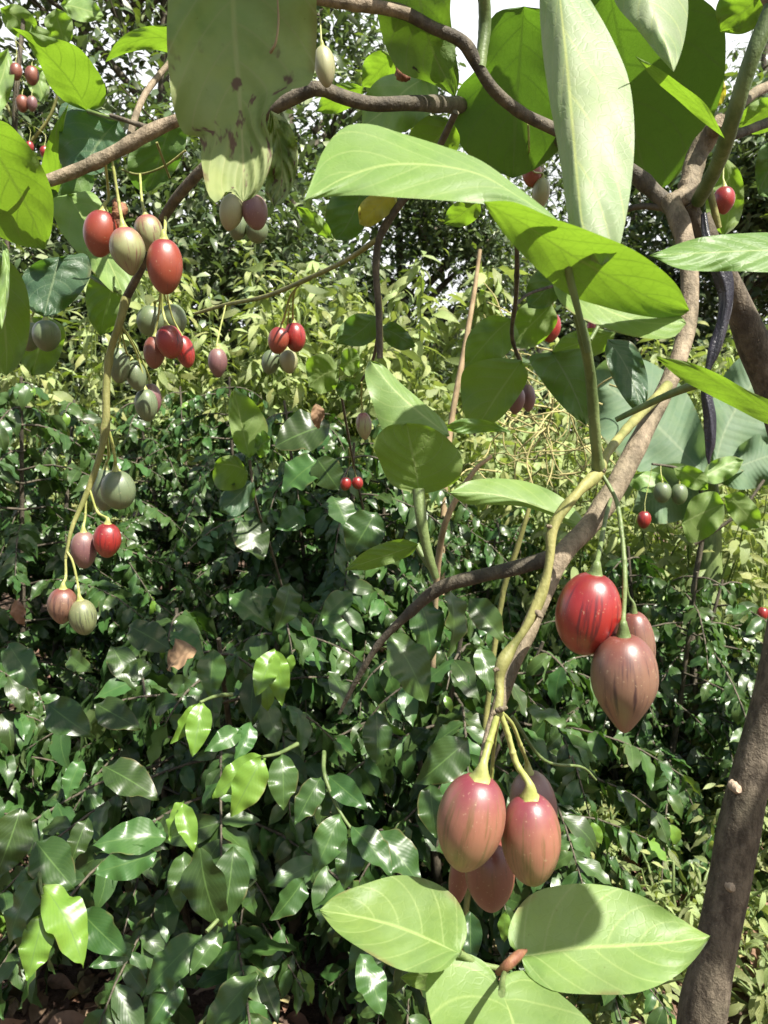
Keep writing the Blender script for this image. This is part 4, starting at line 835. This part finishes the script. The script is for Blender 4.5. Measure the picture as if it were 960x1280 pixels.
shoot('tamarillo_sapling', 'young tamarillo tree at right bearing two round green fruits beside a dark green leaf', pb,
      [([(870, 900, 2.8, 10), (865, 760, 2.78, 8), (880, 640, 2.72, 6), (870, 600, 2.7, 5), (845, 585, 2.66, 4), (815, 580, 2.62, 3)], 'dark_branch'), ([(868, 680, 2.74, 6), (925, 640, 2.7, 4), (955, 600, 2.7, 4)], 'dark_branch')],
      [('tam', (852, 655), (905, 630), [(870, 645), (890, 636)], [(866, 622), (895, 615)], [(862, 678), (890, 668), (905, 648)], 2.55, dict(gy=.06, upper=False)),
       ('tam', (842, 585), (885, 612), [(858, 592), (874, 602)], [(862, 582), (884, 595)], [(848, 600), (866, 612)], 2.6, dict(gy=.12, upper=False)),
       ('tam_pale', (780, 600), (840, 612), [(800, 594), (820, 600)], [(800, 590), (825, 592)], [(795, 612), (822, 616)], 2.7, dict(gy=-.1)),
       ('tam', (905, 620), (950, 660), [(920, 630), (938, 648)], [(925, 615), (950, 640)], [(910, 640), (930, 662)], 2.6, dict(gy=.08, upper=False)),
       ('tam_pale', (875, 600), (930, 575), [(890, 590), (912, 580)], [(888, 578), (915, 570)], [(895, 605), (920, 592)], 2.68, dict(gy=-.1))])
Fr(828, 616, 22, 26, 2.6, F_GREEN, 'round green fruit with thin stalk, left of a distant pair at middle right', [(826, 590, 2.62), (826, 582, 2.63)], .05, cal=.5)
Fr(849, 618, 20, 26, 2.6, F_GREEN, 'round green fruit with thin stalk, right of a distant pair at middle right', [(848, 592, 2.64), (846, 586, 2.66)], .05, cal=.5)
Fr(805, 650, 17, 22, 2.6, F_RED, 'small lone red fruit below and left of the distant green pair', [(806, 630, 2.6), (812, 600, 2.62), (815, 582, 2.62)], .15, cal=.5)
Fr(953, 768, 14, 18, 2.7, F_RED, 'tiny red fruit at the right edge above the trunk bend', [(955, 750, 2.7), (948, 720, 2.7), (930, 645, 2.7)], .15, cal=.5)
Fr(432, 605, 14, 17, 1.9, F_RED, 'tiny red fruit in deep shade among coffee leaves, left of its twin', [(436, 585, 1.9), (436, 560, 1.8)], .1, cal=.5)
Fr(447, 604, 14, 16, 1.9, F_RED, 'tiny red fruit in deep shade among coffee leaves, right of its twin', [(442, 585, 1.9), (436, 560, 1.8)], .1, cal=.5)
# far tamarillo at the upper left
pb = P(20, 300, 2.6); pb[2] = 0
shoot('tamarillo_sapling', 'distant tamarillo tree at the upper left corner with small reddish fruits', pb,
      [([(-30, 900, 2.6, 9), (-14, 500, 2.6, 8), (15, 250, 2.55, 7), (20, 120, 2.5, 7), (30, 20, 2.5, 5)], 'dark_branch'), ([(17, 200, 2.54, 5), (60, 150, 2.5, 4), (75, 110, 2.48, 3)], 'twig'), ([(18, 150, 2.54, 5), (-20, 80, 2.5, 4)], 'twig')],
      [('tam', (40, 30), (60, 90), [(48, 50), (56, 72)], [(35, 50), (48, 78)], [(62, 40), (66, 70)], 2.4, dict(gy=.1, upper=False)),
       ('tam_pale', (10, 60), (-10, 150), [(5, 90), (-5, 120)], [(-18, 80), (-25, 120)], [(18, 90), (8, 130)], 2.4, dict(gy=-.1)),
       ('tam_pale', (75, 5), (130, 20), [(92, 8), (112, 14)], [(92, -8), (118, 2)], [(88, 22), (112, 28)], 2.4, dict(gy=-.12)),
       ('tam', (70, 10), (80, 60), [(72, 25), (78, 45)], [(55, 25), (68, 50)], [(88, 20), (90, 48)], 2.5, dict(gy=.1, upper=False)),
       ('tam_pale', (40, 80), (55, 130), [(45, 95), (52, 115)], [(32, 95), (42, 120)], [(58, 90), (62, 115)], 2.5, dict(gy=-.08)),
       ('tam', (0, 10), (45, 45), [(15, 18), (32, 32)], [(20, 5), (45, 25)], [(5, 30), (25, 48)], 2.5, dict(gy=.1, upper=False))])
for (x, y, w, h, m, lb) in ((40, 95, 17, 22, F_DULL, 'dull red fruit hanging highest in the upper left corner'), (20, 90, 15, 20, F_DULL, 'dull red fruit beside the highest one in the upper left corner'), (28, 130, 16, 20, F_DULL, 'dusky red fruit in the upper left corner, below the highest two'), (40, 130, 13, 18, F_PURP, 'dusky purple fruit in the upper left corner, next to a red one'),
                            (37, 184, 10, 14, F_RED, 'tiny red fruit left of another above the left edge leaf'), (56, 190, 12, 14, F_RED, 'tiny red fruit between the left edge leaf and the bluish leaf')):
    Fr(x, y, w, h, 2.42, m, lb, [(x + 1, y - 20, 2.43), (19, y - 45, 2.5)], .15, cal=.5)

# ------------------------------------------------------------------ banana plant, dark strip, dry stalks
pb = P(888, 640, 3.3); pb[2] = 0
ban = tag(empty('banana_plant', pb), 'banana plant with broad grey-green ribbed leaves behind the dark hanging pod', 'plant')
branch([(888, 1000, 3.3, 34), (888, 760, 3.3, 30), (888, 640, 3.3, 24), (888, 585, 3.28, 14)], 'green_stem', parent=ban, name='stem')
for a in [((886, 600), (738, 468), [(840, 550), (790, 505)], [(880, 540), (850, 480), (800, 448), (760, 448)], [(850, 600), (800, 590), (756, 550), (736, 505)], 3.15, dict(gy=-.18, wav=.02)),
          ((890, 600), (985, 430), [(905, 540), (940, 480)], [(885, 540), (898, 480), (935, 440)], [(935, 585), (975, 530), (995, 470)], 3.2, dict(gy=-.15, wav=.02)),
          ((892, 600), (1000, 560), [(920, 585), (960, 570)], [(915, 565), (960, 540)], [(925, 612), (970, 600)], 3.1, dict(gy=-.2, wav=.015)),
          ((884, 605), (790, 640), [(860, 605), (825, 618)], [(855, 580), (810, 590)], [(870, 640), (820, 655)], 3.1, dict(gy=.15, wav=.015))]:
    o = build(leaf_geo(*a[:6], **a[6]), 'leaf', M['banana'], ban)
def strip():
    pts = [(880, 268, .90, 8), (884, 300, .885, 14), (899, 335, .88, 25), (908, 368, .88, 21), (903, 402, .88, 17), (892, 440, .88, 19), (884, 466, .88, 8), (883, 490, .88, 14), (887, 525, .88, 17), (888, 555, .88, 15), (886, 568, .88, 9), (886, 580, .88, 3)]
    w = [P(*p[:3]) for p in pts]; r = [p[3] * .5 / F * p[2] for p in pts]
    r = [x * .74 for x in r]
    g = tube(w, r, sides=20, n=110, lobes=lambda t, s: 1 + .20 * np.cos(4 * t + s * 14) + .10 * np.cos(9 * t - s * 8), jit=.05)
    o = build(g, 'dry_pod', M['strip'], origin=w[0])
    tag(o, 'long dark shrivelled pod, ribbed and twisted, hanging in front of the banana leaves', 'pod')
strip()
def stalk(pts, mat, label):
    w = [P(*p[:3]) for p in pts]; w[0][2] = max(w[0][2], -.02)
    g = tube(w, [p[3] * .5 / F * p[2] for p in pts], sides=8, n=30, bumps=[(.3, .2), (.6, .2)])
    tag(build(g, 'dry_stalk', M[mat], origin=w[0]), label, 'stalk', 'bare upright stalks')
q = lambda x, d: (x, 640 + (1.5 + d * math.sin(PITCH)) / math.cos(PITCH) / d * F - 8, d)
stalk([(*q(545, 3.2), 9), (560, 560, 3.2, 8), (580, 440, 3.2, 7), (592, 370, 3.2, 6), (600, 312, 3.2, 5)], 'dry_stem', 'pale dry stalk standing upright against the sky gap in the centre')
stalk([(*q(560, 1.75), 7), (630, 735, 1.7, 7), (645, 690, 1.68, 7), (660, 640, 1.66, 6), (668, 612, 1.66, 4)], 'twig', 'yellowish slanting stalk below the pale leaf and above the forked branch')
stalk([(*q(535, 2.6), 8), (548, 700, 2.3, 8), (562, 640, 2.2, 8), (600, 580, 2.2, 6), (615, 570, 2.2, 5)], 'dry_stem', 'brown dry stalk leaning right behind the roundish dark leaf')
M['straw'] = bark_mat('straw', (.34, .29, .12), (.5, .44, .2), 80, rough=.8, bump=.2)
# tangle of dry vines
g = Geo()
for k in range(70):
    c = P(rng.normal(690, 50), rng.normal(525, 38), rng.uniform(3.0, 3.8)); pts = [c]
    dv = unit(rng.normal(0, 1, 3))
    for m in range(4):
        dv = unit(dv + rng.normal(0, .5, 3)); pts.append(pts[-1] + dv * .09)
    tube(pts, [.004, .0035, .003, .003, .002], g=g, sides=5, n=14)
tag(build(g, 'dry_vines', M['straw']), 'tangle of straw-coloured dry vines above the shrubs at centre right', 'vines', kind='stuff')

# ------------------------------------------------------------------ far trees
CR = [proto_leaf(.42, 4, 1, drop=d, fold=f, wave=0, seed=70 + k) for k, (d, f) in enumerate([(.3, .2), (.7, .3), (.1, -.1)])]
def far_tree(x, y, h, r, z0, label, seed, n=7000, leaf=.12, sparse=1.0, group='trees behind the plantation'):
    lr = np.random.default_rng(seed); n = int(n * 1.7)
    o = tag(empty('broadleaf_tree', (x, y, 0)), label, 'tree', group)
    tg = Geo(); top = np.array([x + lr.normal(0, .2), y, h * .85])
    tube([[x, y, -.1], [x + .1, y, h * .3], top * .6 + np.array([x, y, 0]) * .4, top], [.16, .13, .08, .03], g=tg, sides=9, n=20)
    cl = []
    for k in range(26):
        f = lr.uniform(0, 1); az = lr.uniform(0, 6.28); z = z0 + (h - z0) * f
        rr = r * (1 - .75 * abs(f - .4) ** 1.3) * lr.uniform(.35, 1.0)
        c = np.array([x + rr * math.cos(az), y + rr * math.sin(az), z]); cl.append(c)
        s = np.array([x, y, max(z - rr * .7, .3)])
        tube([s, (s + c) / 2 + np.array([0, 0, .12 * rr]), c], [.04, .025, .008], g=tg, sides=6, n=9)
        for w in range(3):
            e = c + lr.normal(0, .35, 3) * min(1, r / 1.6); tube([c * .6 + s * .4, c, e], [.012, .009, .004], g=tg, sides=5, n=7)
            cl.append(e)
    build(tg, 'trunk', M['dark_branch'], o)
    cl = np.array(cl); ii = lr.integers(0, len(cl), n)
    p = cl[ii] + lr.normal(0, 1, (n, 3)) * np.array([.30, .30, .22]) * min(1.1, r / 1.5) * sparse
    p[:, 2] = np.maximum(p[:, 2], .3)
    a = lr.uniform(0, 6.28, n); dv = np.stack([np.cos(a), np.sin(a), lr.uniform(-.9, .3, n)], 1)
    nm = np.stack([lr.normal(0, .5, n), lr.normal(-.25, .5, n), np.ones(n)], 1)
    build(scatter(CR, p, dv, nm, 1.25 * leaf * lr.uniform(.6, 1.2, n), np.where(lr.random(n) < .2, .95, lr.random(n) * .84)), 'crown', M['crown'], o)
far_tree(-4.3, 8.0, 7.2, 2.0, .6, 'dark evergreen tree filling the upper left corner behind the bright leaf', 81, 9000)
far_tree(-2.5, 8.6, 7.2, 1.7, .8, 'dark tree with sky gaps behind the brown branch at the upper left', 82, 7500)
far_tree(-.75, 9.0, 6.2, 1.4, .8, 'dark tree behind the blotched leaf and the dark branch', 83, 7500)
far_tree(.45, 8.4, 3.9, 1.0, .8, 'small dense tree left of the sky gap in the centre', 84, 5500, .09)
far_tree(-1.7, 7.6, 4.0, 1.5, .5, 'low dark tree under the sky gaps between the two upper left trees', 85, 6500, .10)
far_tree(-3.3, 7.2, 3.4, 1.4, .4, 'low dense tree behind the left edge fruits', 86, 5500, .10)

far_tree(4.6, 10.5, 5.2, 1.3, 1.0, 'loose tree at the right edge in front of the pines', 87, 6500, .14, 1.3)
far_tree(3.6, 12.5, 5.6, 1.6, 1.0, 'loose tree behind the red fruit at upper right', 89, 6000, .14, 1.3)
far_tree(2.5, 11.5, 4.4, 1.2, 1.0, 'loose small tree seen under the whitish hanging leaf', 88, 4500, .12, 1.2)
def pine(x, y, h, label, seed):
    lr = np.random.default_rng(seed)
    o = tag(empty('pine_tree', (x, y, 0)), label, 'tree', 'thin pines against the bright sky')
    tg = Geo(); tube([[x, y, -.1], [x + .1, y, h * .5], [x + .05, y, h]], [.14, .1, .03], g=tg, sides=9, n=20)
    cg = Geo(); P0, D0 = [], []
    for k in range(46):
        z = h * lr.uniform(.15, .98); az = lr.uniform(0, 6.28); L = lr.uniform(.5, 1.6) * (1.15 - z / h)
        s = np.array([x + .05, y, z]); e = s + np.array([math.cos(az) * L, math.sin(az) * L, L * lr.uniform(-.2, .35)])
        tube([s, (s + e) / 2 + np.array([0, 0, -.06]), e], [.02, .013, .005], g=tg, sides=5, n=7)
        m = 55; t = lr.uniform(.35, 1.05, m)[:, None]
        P0.append(s + (e - s) * t + lr.normal(0, .09, (m, 3))); D0.append(lr.normal(0, 1, (m, 3)) + np.array([0, 0, .3]))
    build(tg, 'trunk', M['dark_branch'], o)
    ND = [proto_leaf(.10, 3, 1, drop=.1, fold=.1, wave=0, seed=3)]
    p = np.concatenate(P0); n = len(p)
    build(scatter(ND, p, np.concatenate(D0), lr.normal(0, 1, (n, 3)), lr.uniform(.12, .24, n), lr.random(n) * .8), 'crown', M['crown'], o)
pine(5.5, 12.5, 8.5, 'thin pine standing against bright sky at the right edge', 91)
pine(4.3, 14.5, 8.0, 'thin pine behind the red fruit at upper right', 92)
pine(2.9, 16.0, 8.5, 'thin pine seen below the whitish hanging leaf', 93)
pine(1.8, 17.0, 5.4, 'short pine above the far treeline in the central sky gap', 94)
# wooded slope far behind
n = 9000
xx = rng.uniform(-25, 30, n); yy = rng.uniform(30, 44, n)
zz = (yy - 26) * .16 + np.abs(rng.normal(0, 1.0, n)) + 1.0 * np.sin(xx * .9) + .6 * np.sin(xx * 2.3)
g = scatter(CR, np.stack([xx, yy, np.maximum(zz, .2)], 1), rng.normal(0, 1, (n, 3)), rng.normal(0, .6, (n, 3)) + np.array([0, -.3, 1]), rng.uniform(.5, 1.1, n), rng.random(n) * .84)
tag(build(g, 'woods', M['crown']), 'wooded slope far behind the plants', 'woods', kind='stuff')
# ------------------------------------------------------------------ ground
k = N('soil'); tc = k.n('ShaderNodeTexCoord').outputs['Object']
n1 = k.noise(tc, 6, 6, .65); n2 = k.noise(tc, 55, 5, .7); n3 = k.noise(tc, .25, 3)
c = k.mix(k.smooth(n1, .35, .65), (.075, .045, .03), (.15, .095, .065)); c = k.mix(k.smooth(n2, .5, .72), c, (.22, .15, .11))
c = k.mix(k.math('MULTIPLY', k.smooth(n3, .5, .62), .6), c, (.07, .09, .03))
bp = k.n('ShaderNodeBump'); k.set(bp.inputs['Height'], k.math('ADD', n1, n2)); bp.inputs['Strength'].default_value = .8; bp.inputs['Distance'].default_value = .03
pbs = k.n('ShaderNodeBsdfPrincipled'); k.set(pbs.inputs['Base Color'], c); pbs.inputs['Roughness'].default_value = .95; k.l.new(bp.outputs[0], pbs.inputs['Normal'])
M['soil'] = k.out(pbs.outputs[0])
def spaced(a, b, n): return np.sinh(np.linspace(np.arcsinh(a), np.arcsinh(b), n))
gx, gy = np.meshgrid(spaced(-150, 150, 150), spaced(-60, 300, 150), indexing='ij')
gz = .025 * np.sin(gx * 5.1) * np.sin(gy * 4.3) + .015 * np.sin(gx * 11 + gy * 7) + np.clip(gy - 18, 0, None) * .10 - .03
tag(build(Geo().add(np.stack([gx, gy, gz], -1), grid_faces(150, 150)), 'ground', M['soil']), 'brown soil under the bushes', 'ground', kind='structure')
LIT = [proto_leaf(.42, 8, 2, drop=d, fold=f, wave=.06, seed=60 + k, twist=t) for k, (d, f, t) in enumerate([(.5, .4, .5), (1.0, .5, -.6), (-.7, .3, .3), (.2, .6, .9)])]
n = 9500
xx = rng.uniform(-2.2, 2.6, n); yy = rng.uniform(.8, 5.0, n); a = rng.uniform(0, 6.28, n)
zz = -.03 + .025 * np.sin(xx * 5.1) * np.sin(yy * 4.3) + .015 * np.sin(xx * 11 + yy * 7) + rng.uniform(.005, .04, n)
g = scatter(LIT, np.stack([xx, yy, zz], 1), np.stack([np.cos(a), np.sin(a), rng.normal(0, .2, n)], 1), np.stack([rng.normal(0, .35, n), rng.normal(0, .35, n), np.ones(n)], 1), rng.uniform(.05, .13, n), np.where(rng.random(n) < .15, .95, rng.random(n) * .84))
tag(build(g, 'leaf_litter', M['litter']), 'dry brown fallen leaves lying on the soil', 'leaf litter', kind='stuff')

# ------------------------------------------------------------------ light, sky, camera
w = bpy.data.worlds.new('World'); SC.world = w; w.use_nodes = True
nt = w.node_tree; bg = nt.nodes['Background']; sky = nt.nodes.new('ShaderNodeTexSky'); sky.sky_type = 'NISHITA'; sky.sun_disc = False
el = math.asin(SUN[2]); az = math.atan2(SUN[0], SUN[1])
sky.sun_elevation = el; sky.sun_rotation = az; sky.dust_density = 4.0; sky.air_density = 1.2; sky.altitude = 200
geo = nt.nodes.new('ShaderNodeTexCoord'); sp = nt.nodes.new('ShaderNodeSeparateXYZ'); nt.links.new(geo.outputs['Generated'], sp.inputs[0])
nz = nt.nodes.new('ShaderNodeTexNoise'); nz.inputs['Scale'].default_value = 3.0; nz.inputs['Detail'].default_value = 5; nt.links.new(geo.outputs['Generated'], nz.inputs[0])
ad = nt.nodes.new('ShaderNodeMath'); ad.operation = 'MULTIPLY_ADD'; nt.links.new(nz.outputs[0], ad.inputs[0]); ad.inputs[1].default_value = -.5; nt.links.new(sp.outputs[2], ad.inputs[2])
mr = nt.nodes.new('ShaderNodeMapRange'); mr.interpolation_type = 'SMOOTHSTEP'; nt.links.new(ad.outputs[0], mr.inputs[0]); mr.inputs[1].default_value = .12; mr.inputs[2].default_value = .42; mr.inputs[3].default_value = 1; mr.inputs[4].default_value = 0
mx = nt.nodes.new('ShaderNodeMix'); mx.data_type = 'RGBA'; mn = nt.nodes.new('ShaderNodeMapRange'); mn.interpolation_type = 'SMOOTHSTEP'; nt.links.new(sp.outputs[1], mn.inputs[0]); mn.inputs[1].default_value = -.15; mn.inputs[2].default_value = .45
mm = nt.nodes.new('ShaderNodeMath'); mm.operation = 'MULTIPLY'; nt.links.new(mr.outputs[0], mm.inputs[0]); nt.links.new(mn.outputs[0], mm.inputs[1]); nt.links.new(mm.outputs[0], mx.inputs[0]); nt.links.new(sky.outputs[0], mx.inputs[6]); mx.inputs[7].default_value = (9.2, 9.4, 9.6, 1)
nt.links.new(mx.outputs[2], bg.inputs[0]); bg.inputs[1].default_value = .064
sl = bpy.data.lights.new('sun', 'SUN'); sl.energy = 5.0; sl.angle = R(.5); sl.color = (1.0, .95, .86)
so = bpy.data.objects.new('sun', sl); COL.objects.link(so)
from mathutils import Vector
so.rotation_euler = Vector(tuple(SUN)).to_track_quat('Z', 'Y').to_euler(); so.location = (2, -2, 6)
cd_ = bpy.data.cameras.new('camera'); cd_.sensor_fit = 'VERTICAL'; cd_.sensor_height = 36; cd_.sensor_width = 27; cd_.lens = 36 * F / 1280
cd_.clip_start = .02; cd_.clip_end = 1000
cd_.dof.use_dof = True; cd_.dof.focus_distance = .85; cd_.dof.aperture_fstop = 18
co = bpy.data.objects.new('camera', cd_); COL.objects.link(co); co.location = tuple(CAM); co.rotation_euler = (R(90) + PITCH, 0, 0)
SC.camera = co
vs = SC.view_settings; vs.view_transform = 'Standard'; vs.look = 'None'; vs.exposure = 1.2; vs.gamma = 1; vs.use_curve_mapping = False
cy = SC.cycles; cy.max_bounces = 5; cy.diffuse_bounces = 3; cy.glossy_bounces = 2; cy.transmission_bounces = 4; cy.use_denoising = True; cy.sample_clamp_indirect = 4; cy.caustics_reflective = False; cy.caustics_refractive = False
